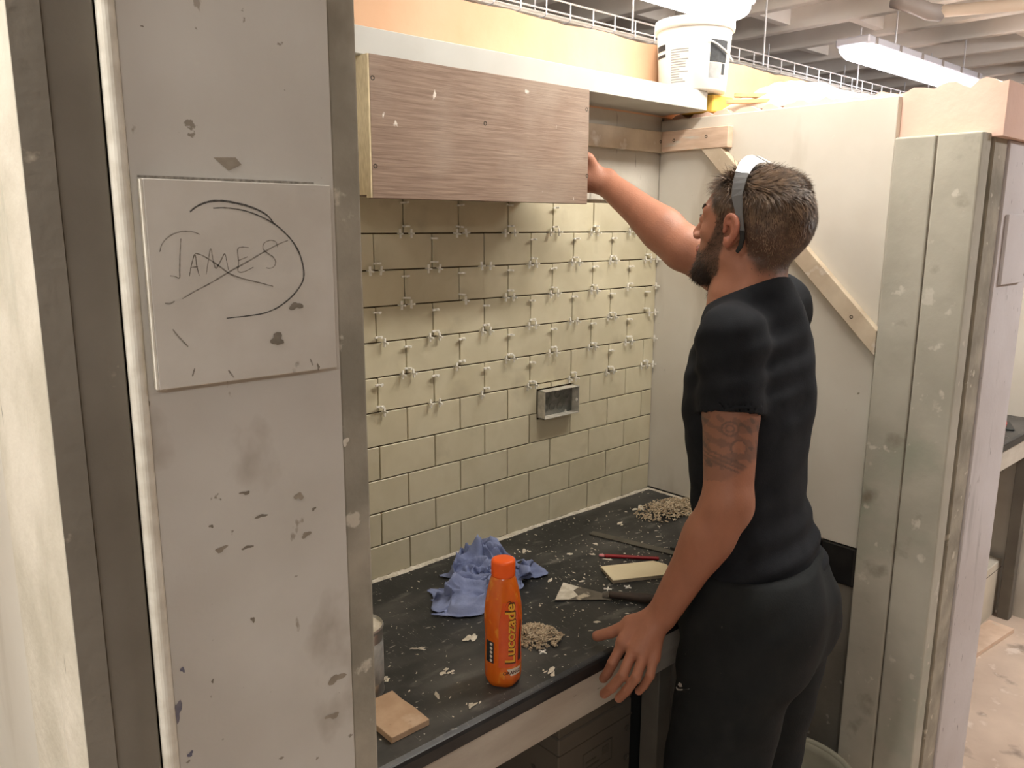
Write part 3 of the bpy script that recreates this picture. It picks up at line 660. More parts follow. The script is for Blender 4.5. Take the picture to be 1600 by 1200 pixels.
for i in range(24): f.append((2*i, 2*i+1, 2*i+3, 2*i+2))
pyd('emblem_arc', v, f, MT['darkout'], bo)

# --- crumpled blue paper towel
tw = thing('paper_towel', 'crumpled blue paper towel lying behind the orange bottle', 'paper towel', (-.83, -.17, .9))
def crumple(nme, cx, cy, sx, sy, rot, hmax, seed, par, n=64):
    v = []; f = []
    for j in range(n+1):
        for i in range(n+1):
            u, q = i/n-.5, j/n-.5; s = Vector((u*4+seed, q*4, seed*.3))
            r = math.hypot(u, q)*2
            ridge = 1-abs(noise.noise(s*.8))*2.4; ridge2 = 1-abs(noise.noise(s*1.7+Vector((9, 1, 4))))*2.2
            h = hmax*max(0, 1-r**2.2)*(.12+.5*max(0, ridge)+.42*max(0, ridge2))+.0025*noise.noise(s*5)+.003
            x = u*sx+.04*noise.noise(s*1.0+Vector((3, 7, 1)))+.006*noise.noise(s*3+Vector((1, 1, 9)))
            y = q*sy+.04*noise.noise(s*1.0+Vector((8, 2, 5)))+.006*noise.noise(s*3+Vector((4, 6, 2)))
            v.append((cx+x*math.cos(rot)-y*math.sin(rot), cy+x*math.sin(rot)+y*math.cos(rot), .9015+max(0, h)))
    for j in range(n):
        for i in range(n): k = j*(n+1)+i; f.append((k, k+1, k+n+2, k+n+1))
    o = pyd(nme, v, f, MT['towel'], par, smooth=True); mo = o.modifiers.new('t', 'SOLIDIFY'); mo.thickness = .0006
    return o
crumple('crumpled_sheet', -.775, -.12, .15, .13, .5, .085, 2.3, tw)
crumple('crumpled_fold', -.88, -.215, .17, .11, -.25, .06, 5.1, tw)
crumple('crumpled_corner', -.735, -.205, .12, .07, .2, .045, 8.7, tw, 40)

# --- scraper
sc = thing('wall_scraper', 'steel scraper with a plaster-caked blade and dark wooden handle', 'scraper', (-.717, -.319, .9005), math.atan2(-.181, .117))
O('blade', prism([(0, -.046), (.095, -.016), (.118, -.012), (.118, .012), (.095, .016), (0, .046)], 'z', .0015, .0028), MT['steel'], sc, local=True)
O('plaster_crust', prism([(0.001, -.044), (.03, -.034), (.045, -.012), (.03, .01), (.04, .03), (.001, .044)], 'z', .0028, .0036), MT['residue'], sc, local=True)
O('handle', tube([(.108, 0, .008), (.116, 0, .0085), (.15, 0, .0095), (.19, 0, .0105), (.218, 0, .0105), (.224, 0, .0105)], [.006, .0078, .0085, .0105, .0095, .005], 12), MT['handle'], sc, smooth=True, local=True)
O('ferrule', tube([(.098, 0, .0055), (.112, 0, .008)], [.007, .0085], 12), MT['steel'], sc, local=True)
# --- try square
ts = thing('try_square', 'grey steel square with slotted stock lying near the far corner', 'square', (-.407, -.135, .9005), math.atan2(-.235, .057))
O('blade', box(0, .245, -.0125, .0125, .001, .0028), MT['steeld'], ts, local=True)
b = bmesh.new()
for bb in ((.215, .238, .0125, .13, .0005, .009), (.238, .30, .0125, .024, .0005, .009), (.238, .30, .118, .13, .0005, .009), (.29, .302, .0125, .13, .0005, .009)): box(*bb, bm=b)
O('stock', b, MT['dplastic'], ts, local=True)
# --- pencil
pc = thing('carpenter_pencil', 'flat red carpenter pencil beside the loose cream tile', 'pencil', (-.457, -.3035, .9005), math.atan2(-.109, .094))
b = box(-.060, .072, -.0045, .0045, 0, .0065, .0018); O('shaft', b, MT['red'], pc, local=True)
O('tip', box(-.0735, -.0602, -.0042, .0042, .0003, .0062, .0018), MT['pink'], pc, local=True)
# --- loose tile
lt = thing('loose_tile', 'loose cream tile with a cut corner beside the red pencil', 'tile', (-.508, -.372, .9005), math.atan2(-.075, .144))
O('glaze', prism([(-.078, -.039), (.078, -.039), (.078, .012), (.056, .039), (-.078, .039)], 'z', .0065, .0088, bev=.0007), MT['tiletop'], lt, local=True)
O('biscuit', prism([(-.0775, -.0385), (.0775, -.0385), (.0775, .0118), (.0556, .0385), (-.0775, .0385)], 'z', .0, .0065), MT['biscuit'], lt, local=True)
# --- board offcut
of = thing('board_offcut', 'square tan board offcut lying by the left pier', 'offcut', (-1.254, -.462, .9005))
O('board', prism([(-1.2915, -.517), (-1.2185, -.517), (-1.2165, -.47), (-1.2185, -.44), (-1.2165, -.408), (-1.2915, -.409)], 'z', .9005, .9115, bev=.0008), MT['mdf'], of)
# --- tin
tn = thing('metal_tin', 'metal tin with a pale label half hidden by the left pier', 'tin', (-1.25, -.36, .9005))
O('tin_body', lathe([(0, .001), (.0405, .001), (.0415, .004), (.0405, .007), (.0405, .118), (.0425, .124), (.041, .127), (.038, .122), (.038, .1), (0, .1)], 40, -1.25, -.36, .9005), MT['tinm'], tn, smooth=False)
O('paper_label', lathe([(.0408, .026), (.0412, .027), (.0412, .1), (.0408, .101)], 40, -1.25, -.36, .9005), MT['tinl'], tn, smooth=True)
O('lid', lathe([(0, .118), (.03, .119), (.036, .122), (.0375, .124)], 40, -1.248, -.36, .9005), MT['residue'], tn, smooth=True)
# --- heaps of used spacers (uncountable) and the single ones
def heap(nme, cx, cy, sx, sy, h, n, label, seed, s0=.0042):
    r = random.Random(seed); bm = bmesh.new()
    for i in range(n):
        while True:
            u, q = r.gauss(0, .45), r.gauss(0, .45)
            if u*u+q*q < 1: break
        z = .9015+h*max(0, 1-(u*u+q*q))*r.random()
        mt = Matrix.Translation((cx+u*sx, cy+q*sy, z+.001)) @ Matrix.Rotation(r.uniform(0, 6.3), 4, 'Z') @ Matrix.Rotation(r.gauss(0, .5), 4, 'X') @ Matrix.Rotation(r.gauss(0, .5), 4, 'Y')
        ln = s0*r.uniform(.8, 1.5)
        box(-ln, ln, -.0011, .0011, -.0011, .0011, bm=bm, mtx=mt)
        if r.random() < .6: box(-.0011, .0011, -ln*.9, ln*.9, -.0011, .0011, bm=bm, mtx=mt)
    o = O(nme, bm, MT['spacer2']); tag(o, label, 'spacers'); return stuff(o)
heap('spacer_heap', -.892, -.43, .05, .052, .016, 330, 'small heap of dusty tile spacers beside the bottle', 3)
heap('spacer_heap', -.105, -.165, .13, .075, .02, 620, 'wide heap of dusty tile spacers in the far corner', 4)
b = bmesh.new(); box(-.009, .009, -.0012, .0012, 0, .0024, bm=b); box(-.0012, .0012, -.009, .009, 0, .0024, bm=b)
lsm = mesh_bm(b, 'loose_spacer')
for i, (x, y, a, lab) in enumerate(((-.923, -.478, .15, 'white cross spacer lying just beyond the heap beside the bottle'), (-.626, -.382, .6, 'white cross spacer lying beside the loose cream tile'), (-.585, -.405, .2, 'white cross spacer nearest the man\'s forearm'), (-.69, -.225, .9, 'white cross spacer lying between the scraper and the square'))):
    o = link('loose_spacer', lsm, MT['spacer'], None, (x, y, .9005)); o.rotation_euler.z = a; tag(o, lab, 'tile spacer')

# ================================================================== under the worktop
def carton(x0, x1, y0, y1, z0, z1, label, mt='card', marks=True):
    t = thing('cardboard_box', label, 'box', ((x0+x1)/2, (y0+y1)/2, z0))
    O('box_body', box(x0, x1, y0, y1, z0, z1, .003), MT[mt], t)
    O('lid_seam', box(x0-.001, x1+.001, y0-.001, y1+.001, z1-.038, z1-.036), MT['cardp'], t)
    if marks:
        zc = (z0+z1)/2
        for x, z in ((x0+.022, zc-.03), (x1-.015, zc+.03), (x1-.015, zc-.04)):
            o = O('hand_hole', lathe([(0, 0), (.006, 0), (.007, .0015)], 12), MT['cardp'], t, local=True); o.rotation_euler = (PI/2, 0, 0); o.location = Vector((x, y0-.0005, z))-t.location
        o = O('hand_hole', lathe([(0, 0), (.006, 0), (.007, .0015)], 12), MT['cardp'], t, local=True); o.rotation_euler = (0, -PI/2, 0); o.location = Vector((x0-.0005, y0+.07, zc))-t.location
        b = bmesh.new(); mx = x0+.07
        for a in ((mx, mx+.09, zc-.02, zc-.0185), (mx, mx+.09, zc+.0285, zc+.03), (mx, mx+.0015, zc-.02, zc+.03), (mx+.0885, mx+.09, zc-.02, zc+.03), (mx+.01, mx+.05, zc-.008, zc-.004), (mx+.01, mx+.04, zc+.004, zc+.008), (mx+.06, mx+.08, zc+.002, zc+.02)):
            box(a[0], a[1], y0-.0012, y0-.0002, a[2], a[3], bm=b)
        O('printed_mark', b, MT['cardp'], t)
    return t
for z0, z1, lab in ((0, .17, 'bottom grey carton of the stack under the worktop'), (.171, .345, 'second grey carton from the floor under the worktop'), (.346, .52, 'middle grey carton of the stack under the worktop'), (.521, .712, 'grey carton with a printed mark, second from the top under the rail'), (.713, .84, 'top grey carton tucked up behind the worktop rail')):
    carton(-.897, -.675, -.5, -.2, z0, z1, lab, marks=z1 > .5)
cr = thing('storage_crate', 'black crate under the worktop right of the cartons', 'crate', (-.35, -.3, 0))
b = bmesh.new()
for bb in ((-.56, -.15, -.44, -.43, 0, .69), (-.56, -.15, -.14, -.13, 0, .69), (-.56, -.55, -.43, -.14, 0, .69), (-.16, -.15, -.43, -.14, 0, .69), (-.55, -.16, -.43, -.14, 0, .01)): box(*bb, bm=b)
O('crate_body', b, MT['dplastic'], cr); O('crate_rim', box(-.565, -.145, -.446, -.4405, .66, .692, .001), MT['blackedge'], cr)
carton(1.70, 1.95, -.46, -.15, 0, .255, 'white carton on the floor under the next bay\'s worktop', 'cardy', False)
pk = thing('floor_plank', 'pale plank lying on the floor of the next bay', 'plank', (1.5, -.5, 0), -.1)
O('plank', box(-.32, .3, -.05, .05, .001, .022, .001), MT['batten'], pk, local=True)
rt = thing('grout_float', 'red-handled tool lying on the worktop of the next bay', 'tool', (1.70, -.46, .9005), .4)
O('blade', box(-.07, .07, -.04, .04, .001, .008, .002), MT['dplastic'], rt, local=True)
O('handle', tube([(-.06, 0, .01), (-.05, 0, .024), (0, 0, .03), (.05, 0, .024), (.06, 0, .01)], [.010, .014, .016, .014, .010], 12), MT['redgrip'], rt, smooth=True, local=True)
tub = thing('builders_tub', 'pale plastic tub on the floor behind the man\'s leg', 'tub', (-.21, -.62, 0))
O('tub_body', lathe([(0, .004), (.125, .004), (.13, .01), (.165, .34), (.17, .362), (.163, .362), (.157, .34), (.122, .012), (0, .012)], 56, -.21, -.62, 0), MT['pale'], tub, smooth=True)
O('rim', lathe([(.164, .35), (.174, .35), (.176, .358), (.172, .368), (.163, .368), (.162, .358)], 56, -.21, -.62, 0), MT['pale'], tub, smooth=True)
# ================================================================== the man
# implicit surfaces (smooth unions of tapered limbs and ellipsoids) turned into ONE continuous mesh per garment / body
def PT(u, v, D):          # a joint measured in the photo, at its own distance D in metres
    return np.array(CAM + (Fv + Rv*((u-800)/1261.022) - Uv*((v-600)/1261.022))*D)
def smin(a, b, k):
    h = np.clip(.5+.5*(b-a)/k, 0, 1); return b+(a-b)*h-k*h*(1-h)
def smax(a, b, k): return -smin(-a, -b, k)
class Cone:               # round cone a->b with radii ra, rb ; flat = (axis, factor) squashes the section
    def __init__(s, a, b, ra, rb, k=.02, op='+', flat=None):
        s.a, s.b, s.ra, s.rb, s.k, s.op, s.flat = np.array(a, float), np.array(b, float), ra, rb, k, op, flat
        s.c = (s.a+s.b)/2; s.R = np.linalg.norm(s.b-s.a)/2+max(ra, rb)
    def d(s, p):
        q = p-s.a; ba = s.b-s.a; L2 = ba@ba+1e-12; t = np.clip((q@ba)/L2, 0, 1); w = q-t[:, None]*ba
        if s.flat is not None:
            n, fct = s.flat; n = np.asarray(n); h = w@n; w = w+np.outer(h*(fct-1), n)
            return (np.linalg.norm(w, axis=1)-(s.ra+(s.rb-s.ra)*t))/max(1, fct)**.5
        return np.linalg.norm(w, axis=1)-(s.ra+(s.rb-s.ra)*t)
class Ell:
    def __init__(s, c, r, M=None, k=.02, op='+'):
        s.c, s.r, s.k, s.op = np.array(c, float), np.array(r, float), k, op
        s.M = np.eye(3) if M is None else M; s.R = max(r)
    def d(s, p):
        q = (p-s.c)@s.M; k0 = np.linalg.norm(q/s.r, axis=1); k1 = np.linalg.norm(q/s.r**2, axis=1)+1e-9
        return k0*(k0-1)/k1
class Torus:
    def __init__(s, c, n, R_, r, k=.012, op='+'): s.c, s.n, s.Rm, s.r, s.k, s.op = np.array(c, float), np.array(n, float), R_, r, k, op; s.R = R_+r
    def d(s, p):
        q = p-s.c; h = q@s.n; return np.hypot(np.linalg.norm(q-np.outer(h, s.n), axis=1)-s.Rm, h*.7)-s.r
class Loft:               # stacked super-ellipses along z; keys: (x,y,z,rx,ry), rx sideways, ry front-back
    def __init__(s, keys, fd, ld, k=.03, op='+', n=2.3, grow=0):
        K = np.array(sorted(keys, key=lambda q: q[2]), float); z = np.linspace(K[0, 2], K[-1, 2], 60)
        out = [z]
        for c in (0, 1, 3, 4):        # smooth the piecewise linear keys a little
            y = np.interp(z, K[:, 2], K[:, c]); yy = np.pad(y, 3, mode='edge'); out.append(np.convolve(yy, np.ones(7)/7, 'valid'))
        s.z, s.x, s.y, s.rx, s.ry = out; s.rx = s.rx+grow; s.ry = s.ry+grow
        s.fd, s.ld, s.k, s.op, s.n = np.array(fd), np.array(ld), k, op, n
        s.c = np.array([s.x.mean(), s.y.mean(), z.mean()]); s.R = (z[-1]-z[0])/2+s.rx.max()+.05
    def d(s, p):
        z = np.clip(p[:, 2], s.z[0], s.z[-1])
        X = p[:, 0]-np.interp(z, s.z, s.x); Y = p[:, 1]-np.interp(z, s.z, s.y); rx = np.interp(z, s.z, s.rx); ry = np.interp(z, s.z, s.ry)
        u = np.abs(X*s.ld[0]+Y*s.ld[1])/rx; v = np.abs(X*s.fd[0]+Y*s.fd[1])/ry
        k = (u**s.n+v**s.n)**(1/s.n); d = (k-1)*np.minimum(rx, ry)
        e = np.maximum(s.z[0]-p[:, 2], p[:, 2]-s.z[-1]); return np.where(e > 0, np.hypot(np.maximum(d, 0), e), np.maximum(d, e-.0))
def evalf(prims, p, post=None, sel=None):
    d = np.full(len(p), 1.0)
    for i, q in enumerate(prims):
        if sel is not None and not sel[i]: continue
        e = q.d(p)
        d = smin(d, e, q.k) if q.op == '+' else smax(d, -e, q.k)
    return post(p, d) if post else d
def surface(prims, h, post=None, B=16, pad=.02, keep=None):
    lo = np.min([q.c-q.R for q in prims if q.op == '+'], axis=0)-pad; hi = np.max([q.c+q.R for q in prims if q.op == '+'], axis=0)+pad
    nb = np.ceil((hi-lo)/(h*B)).astype(int); bs = h*B; hd = bs*math.sqrt(3)/2
    g = np.stack(np.meshgrid(*[np.arange(n) for n in nb], indexing='ij'), -1).reshape(-1, 3)
    cen = lo+(g+.5)*bs
    PC = np.array([q.c for q in prims]); PR = np.array([q.R for q in prims])
    dc = np.concatenate([evalf(prims, c_) for c_ in np.array_split(cen, max(1, len(cen)//20000))])
    act = np.where(np.abs(dc) < hd*1.7+.02)[0]
    N = nb*B+4; vk = []; vp = []; qf = []
    ax = np.arange(B+1); idx = np.stack(np.meshgrid(ax, ax, ax, indexing='ij'), -1).reshape(-1, 3)
    key = lambda c: (c[:, 0]*N[1]+c[:, 1])*N[2]+c[:, 2]
    corners = [(i, j, k) for i in (0, 1) for j in (0, 1) for k in (0, 1)]
    edges = [(a, b) for a in range(8) for b in range(a+1, 8) if sum(abs(x-y) for x, y in zip(corners[a], corners[b])) == 1]
    for bi in act:
        g0 = g[bi]*B; sel = np.linalg.norm(PC-cen[bi], axis=1) < PR+hd+.07
        if not sel.any(): continue
        p = lo+(idx+g0)*h
        D = evalf(prims, p, post, sel).reshape(B+1, B+1, B+1)
        S = D < 0
        if S.all() or not S.any(): continue
        cs = np.stack([S[i:B+i, j:B+j, k:B+k] for i, j, k in corners], -1); m = cs.any(-1) & ~cs.all(-1)
        ci = np.argwhere(m)
        if len(ci):
            V = np.stack([D[i:B+i, j:B+j, k:B+k][m] for i, j, k in corners], -1)
            acc = np.zeros((len(ci), 3)); cnt = np.zeros(len(ci))
            for a, b in edges:
                A, Bv = V[:, a], V[:, b]; x = (A < 0) != (Bv < 0)
                t = np.where(x, A/np.where(x, A-Bv, 1), 0); pa, pb = np.array(corners[a]), np.array(corners[b])
                acc += np.where(x[:, None], pa+t[:, None]*(pb-pa), 0); cnt += x
            vk.append(key(ci+g0+1)); vp.append(lo+(ci+g0+acc/cnt[:, None])*h)
        for a in range(3):
            sl0 = [slice(0, B)]*3; sl1 = [slice(0, B)]*3; sl1[a] = slice(1, B+1)
            s0, s1 = S[tuple(sl0)], S[tuple(sl1)]; e = np.argwhere(s0 != s1)
            if not len(e): continue
            fl = s0[tuple(e.T)]; E = e+g0+1; b_, c_ = (a+1) % 3, (a+2) % 3
            db = np.zeros(3, int); db[b_] = 1; dcv = np.zeros(3, int); dcv[c_] = 1
            q = np.stack([key(E-db-dcv), key(E-dcv), key(E), key(E-db)], 1); q[~fl] = q[~fl][:, ::-1]; qf.append(q)
    vk = np.concatenate(vk); vp = np.concatenate(vp); qf = np.concatenate(qf)
    o = np.argsort(vk); vk = vk[o]; vp = vp[o]; ii = np.searchsorted(vk, qf); ii = np.clip(ii, 0, len(vk)-1)
    ok = (vk[ii] == qf).all(1); return vp, ii[ok]
def relax(v, f, n=1, lam=.5):
    e = np.concatenate([f[:, [0, 1]], f[:, [1, 2]], f[:, [2, 3]], f[:, [3, 0]]]); e = np.concatenate([e, e[:, ::-1]])
    cnt = np.maximum(np.bincount(e[:, 0], minlength=len(v)), 1)[:, None]
    for _ in range(n):
        s = np.stack([np.bincount(e[:, 0], v[e[:, 1], k], minlength=len(v)) for k in range(3)], 1); v = v+lam*(s/cnt-v)
    return v
def fast_mesh(name, v, f):
    me = bpy.data.meshes.new(name); me.vertices.add(len(v)); me.vertices.foreach_set('co', np.asarray(v, np.float32).ravel())
    f = np.asarray(f, np.int32); k = f.shape[1]
    me.loops.add(f.size); me.loops.foreach_set('vertex_index', f.ravel())
    me.polygons.add(len(f)); me.polygons.foreach_set('loop_start', np.arange(0, f.size, k, dtype=np.int32))
    me.update(calc_edges=True); me.validate(); me.polygons.foreach_set('use_smooth', np.ones(len(me.polygons), bool)); return me
def wave(p, s, seed, n=6):
    r = np.random.RandomState(seed); o = np.zeros(len(p))
    for i in range(n):
        kk = r.normal(size=3); kk *= s*(.6+.9*r.rand())/np.linalg.norm(kk); o += np.sin(p@kk+r.rand()*6.28)
    return o/n**.5
def unit(a): a = np.asarray(a, float); return a/np.linalg.norm(a)

FT = unit((-.13, .99, 0)); LT_ = unit((-.99, -.13, 0)); UP = np.array((0, 0, 1.))
# ---- skeleton
NECK = PT(1167, 470, 1.60); SKB = PT(1178, 395, 1.605)
LS = PT(1146, 535, 1.475); LE = PT(1137, 788, 1.45); LW = PT(1034, 962, 1.52)
RS = np.array((-.285, -.555, 1.515)); RE = PT(1072, 388, 1.83); RW = np.array((-.404, -.150, 1.797))
TKEYS = [(1170, 462, 1.60, .062, .058), (1178, 485, 1.61, .105, .075), (1182, 505, 1.61, .145, .088), (1178, 545, 1.605, .163, .100), (1169, 600, 1.60, .165, .1095), (1169, 650, 1.60, .158, .1085), (1170, 715, 1.60, .15, .1),
         (1169, 770, 1.60, .147, .0925), (1178, 835, 1.61, .155, .1), (1188, 885, 1.615, .165, .112), (1192, 940, 1.62, .172, .12), (1192, 985, 1.62, .165, .115)]
TK = [tuple(PT(u, v, D))+(rx, ry) for u, v, D, rx, ry in TKEYS]
LH = PT(1160, 965, 1.545); LK = PT(1090, 1345, 1.56); RH = PT(1222, 965, 1.70); RK = PT(1158, 1275, 1.70)
LA = LK+np.array((.05, -.09, -LK[2]+.10)); RA = RK+np.array((.055, -.10, -RK[2]+.10))
# ---- head frame
phi = math.radians(44); il = unit((-.74, .673, 0)); aw = unit((.673, .74, 0))
hf = unit(il*math.cos(phi)+aw*math.sin(phi)); hl = np.cross(UP, hf); tilt = math.radians(9)
hF = unit(hf*math.cos(tilt)+UP*math.sin(tilt)); hU = np.cross(hF, hl); HM = np.stack([hF, hl, hU], 1)   # columns
HC = PT(1174, 354, 1.595); HS = 1.05
H = lambda x, y, z: HC+HM@(np.array((x, y, z))*HS)
def toh(p): return ((p-HC)@HM)/HS
def E_(c, r, k=.012, op='+', rot=None):
    Mx = HM if rot is None else HM@rot
    return Ell(H(*c), np.array(r)*HS, Mx, k, op)
def C_(a, b, ra, rb, k=.008, op='+'): return Cone(H(*a), H(*b), ra*HS, rb*HS, k, op)
def rotz(a): c, s = math.cos(a), math.sin(a); return np.array(((c, -s, 0), (s, c, 0), (0, 0, 1)))
head = [E_((-.014, 0, .024), (.099, .077, .078), .02), E_((-.04, 0, .010), (.072, .074, .072), .02), E_((.03, 0, -.002), (.064, .063, .081), .025),
        E_((.026, 0, -.055), (.062, .056, .052), .025), E_((.05, 0, -.075), (.042, .042, .036), .02), E_((.078, 0, -.097), (.018, .024, .017), .015),
        C_((.01, .055, -.06), (.07, .03, -.095), .014, .014, .02), C_((.01, -.055, -.06), (.07, -.03, -.095), .014, .014, .02),
        E_((.055, .045, -.022), (.02, .018, .015), .018), E_((.055, -.045, -.022), (.02, .018, .015), .018),
        C_((.083, .012, .022), (.068, .05, .018), .011, .009, .012), C_((.083, -.012, .022), (.068, -.05, .018), .011, .009, .012),
        E_((.094, .031, .001), (.011, .016, .010), .008, '-'), E_((.094, -.031, .001), (.011, .016, .010), .008, '-'),
        E_((.079, .031, .0), (.0128, .0148, .0128), .003), E_((.079, -.031, .0), (.0128, .0148, .0128), .003),
        C_((.09, 0, .012), (.110, 0, -.030), .0075, .0105, .009), E_((.104, .011, -.035), (.009, .0075, .007), .006), E_((.104, -.011, -.035), (.009, .0075, .007), .006),
        C_((.094, .016, -.062), (.1, 0, -.059), .0045, .006, .005), C_((.094, -.016, -.062), (.1, 0, -.059), .0045, .006, .005),
        C_((.091, .015, -.071), (.097, 0, -.073), .0055, .0068, .005), C_((.091, -.015, -.071), (.097, 0, -.073), .0055, .0068, .005),
        C_((.096, .018, -.0665), (.104, 0, -.0665), .0012, .0014, .003, '-'), C_((.096, -.018, -.0665), (.104, 0, -.0665), .0012, .0014, .003, '-')]
for s in (1, -1):
    er = rotz(s*math.radians(24))
    head += [E_((-.006, s*.079, -.008), (.017, .0045, .026), .006, rot=er)]
    rimp = [(.012, .074, -.004), (.013, .079, .012), (.004, .084, .024), (-.010, .089, .026), (-.021, .093, .016), (-.024, .093, .0), (-.020, .09, -.016), (-.010, .084, -.029), (.0, .079, -.036), (.008, .0745, -.033)]
    ra_ = np.array(rimp); ti_ = np.linspace(0, len(ra_)-1, 17); rc_ = [np.convolve(np.pad(np.interp(ti_, np.arange(len(ra_)), ra_[:, c]), 1, mode='edge'), np.ones(3)/3, 'valid') for c in range(3)]
    rimp = [(-.005+(a-(-.005))*.9, b, -.006+(c-(-.006))*.86) for a, b, c in zip(*rc_)]
    for a, b in zip(rimp, rimp[1:]): head.append(C_((a[0], s*a[1], a[2]), (b[0], s*b[1], b[2]), .0048, .0048, .003))
    head += [C_((-.010, s*.086, .012), (-.013, s*.088, -.012), .0042, .0042, .004), E_((.002, s*.0855, -.009), (.0085, .0065, .012), .004, '-', er), E_((-.002, s*.080, -.030), (.008, .0055, .009), .005), E_((.011, s*.0765, -.009), (.004, .004, .0065), .004)]
neck = [Cone(H(-.028, 0, -.05), NECK+LT_*0, .058, .062, .03), Cone(NECK+np.array((0, 0, .01)), NECK-UP*.07, .064, .085, .04),
        Cone(H(-.01, .052, -.062), NECK+FT*.045-UP*.01, .016, .015, .03), Cone(H(-.01, -.052, -.062), NECK+FT*.045-UP*.01, .016, .015, .03), Cone(NECK+FT*.03+UP*.045, NECK+FT*.03+UP*.02, .03, .035, .03)]
def arm(S, E, W, r, k=.03):
    m = (E-S)*.45+S; fa = (W-E)*.28+E
    return [Cone(S, m, r[0], r[1], .018), Cone(m, E, r[1], r[2], .007), Cone(E, fa, r[2], r[3], .02), Cone(fa, W, r[3], r[4], .02)]
hand = []
def finger(pts, r, k=.006):
    for i in range(len(pts)-1):
        hand.append(Cone(pts[i], pts[i+1], r*(1-.05*i), r*(1-.05*(i+1)), .0022 if i else .004))
# ---- left hand (hanging by the worktop edge)
lm = [PT(974, 1004, 1.515), PT(990, 1014, 1.498), PT(1007, 1021, 1.492), PT(1022, 1027, 1.492)]
for i, q in enumerate(lm): hand.append(Cone(LW+(q-LW)*.06, q, .0150-.001*i, .0112, .010))
hand.append(Cone(LW, (lm[1]+lm[2])/2, .019, .0125, .012)); hand.append(Cone(lm[0], lm[3], .0098, .0092, .008))
finger([lm[0], PT(957, 1036, 1.508), PT(949, 1052, 1.516), PT(943, 1060, 1.528)], .0104)
finger([lm[1], PT(973, 1055, 1.480), PT(955, 1075, 1.492), PT(944, 1084, 1.507)], .0104)
finger([lm[2], PT(994, 1058, 1.470), PT(979, 1079, 1.478), PT(967, 1091, 1.492)], .0099)
finger([lm[3], PT(1016, 1055, 1.470), PT(1007, 1070, 1.480), PT(998, 1080, 1.492)], .0088)
lth = [LW+(PT(1000, 968, 1.53)-LW)*.35, PT(985, 974, 1.535), PT(955, 988, 1.545), PT(933, 994, 1.555)]
hand.append(Cone(lth[0], lth[1], .018, .0155, .016)); finger(lth[1:], .0115, .006)
hand.append(Cone(lth[1], lm[0], .010, .010, .014))
LTIPS = [PT(944, 1060, 1.545), PT(946, 1084, 1.507), PT(965, 1090, 1.492), PT(994, 1079, 1.492), lth[-1]]
# ---- right hand (reaching in behind the plywood panel)
ru = unit(np.array((-.50, -.085, 1.815))-RW); rv_ = unit(np.cross(ru, UP)); rw_ = np.cross(rv_, ru)
rm = [RW+ru*.088+rw_*.034-rv_*0, RW+ru*.092+rw_*.012, RW+ru*.088-rw_*.010, RW+ru*.08-rw_*.030]
for i, q in enumerate(rm): hand.append(Cone(RW+(q-RW)*.06, q, .017-.001*i, .0115, .016))
hand.append(Cone(RW, (rm[1]+rm[2])/2, .022, .016, .02))
for i, q in enumerate(rm):
    ln = (.04, .044, .041, .032)[i]; finger([q, q+ru*ln-rv_*.004, q+ru*ln*1.55-rv_*.016, q+ru*ln*1.8-rv_*.03], (.0098, .0098, .0094, .0084)[i])
rt_ = [RW+ru*.03+rw_*.02, RW+ru*.055+rw_*.046-rv_*.01, RW+ru*.085+rw_*.056-rv_*.02, RW+ru*.108+rw_*.058-rv_*.026]
hand.append(Cone(rt_[0], rt_[1], .017, .015, .016)); finger(rt_[1:], .0112)

flatL = (unit(np.cross(LW-LE, (lm[3]-lm[0]))), 1.35)
body = ([Loft(TK, FT, LT_, .03, grow=-.011)] + neck + head +
        arm(LS, LE, LW, (.053, .0505, .0425, .0425, .0285)) + arm(RS, RE, RW, (.060, .054, .046, .047, .030)) +
        [Cone(NECK-UP*.05+LT_*.02, LS-UP*.006, .040, .042, .03), Cone(NECK-UP*.05-LT_*.02, RS-UP*.01, .040, .045, .03)] + hand +
        [Cone(LE+(LW-LE)*.08, LE+(LW-LE)*.42, .036, .034, .02), Cone(RE+(RW-RE)*.06-UP*.012, RE+(RW-RE)*.45-UP*.004, .042, .036, .02),
         Ell(RW+(RE-RW)*.04+UP*.024, (.012, .012, .012), None, .012)] +
        [Cone(LH, LK, .085, .058, .04), Cone(LK, LA, .056, .038, .03), Cone(RH, RK, .085, .058, .04), Cone(RK, RA, .056, .038, .03)] +
        [Cone(A-UP*.05, A+FT*.13-UP*.065, .036, .026, .03) for A in (LA, RA)])
bv, bf = surface(body, .0026)
bv = relax(bv, bf, 1, .3)

# ---- skin colour: regions of the skin itself (lips, ears, stubble, tattoo)
hp = toh(bv); inhead = np.linalg.norm(hp-np.array((0, 0, -.01)), axis=1) < .16
base = np.array(srgb(166, 113, 89)[:3]); col = np.tile(base, (len(bv), 1))
def blend(mask, c, a=1.): 
    m = np.clip(mask, 0, 1)[:, None]*a; col[:] = col*(1-m)+np.array(srgb(*c)[:3])*m
sst = lambda x, a, b: np.clip((x-a)/(b-a), 0, 1)**2*(3-2*np.clip((x-a)/(b-a), 0, 1))
def hair_w(h):           # scalp hair density in head space: fades to skin at temple, ear and nape
    x, y, z = h[:, 0], np.abs(h[:, 1]), h[:, 2]
    line = np.interp(x, [-.12, -.06, -.035, -.02, .0, .02, .034, .045, .06, .075, .09], [-.085, -.08, -.055, .010, .030, .022, .0, .018, .050, .066, .075])
    return sst(z-line, -.002, .022)*(x < .1)
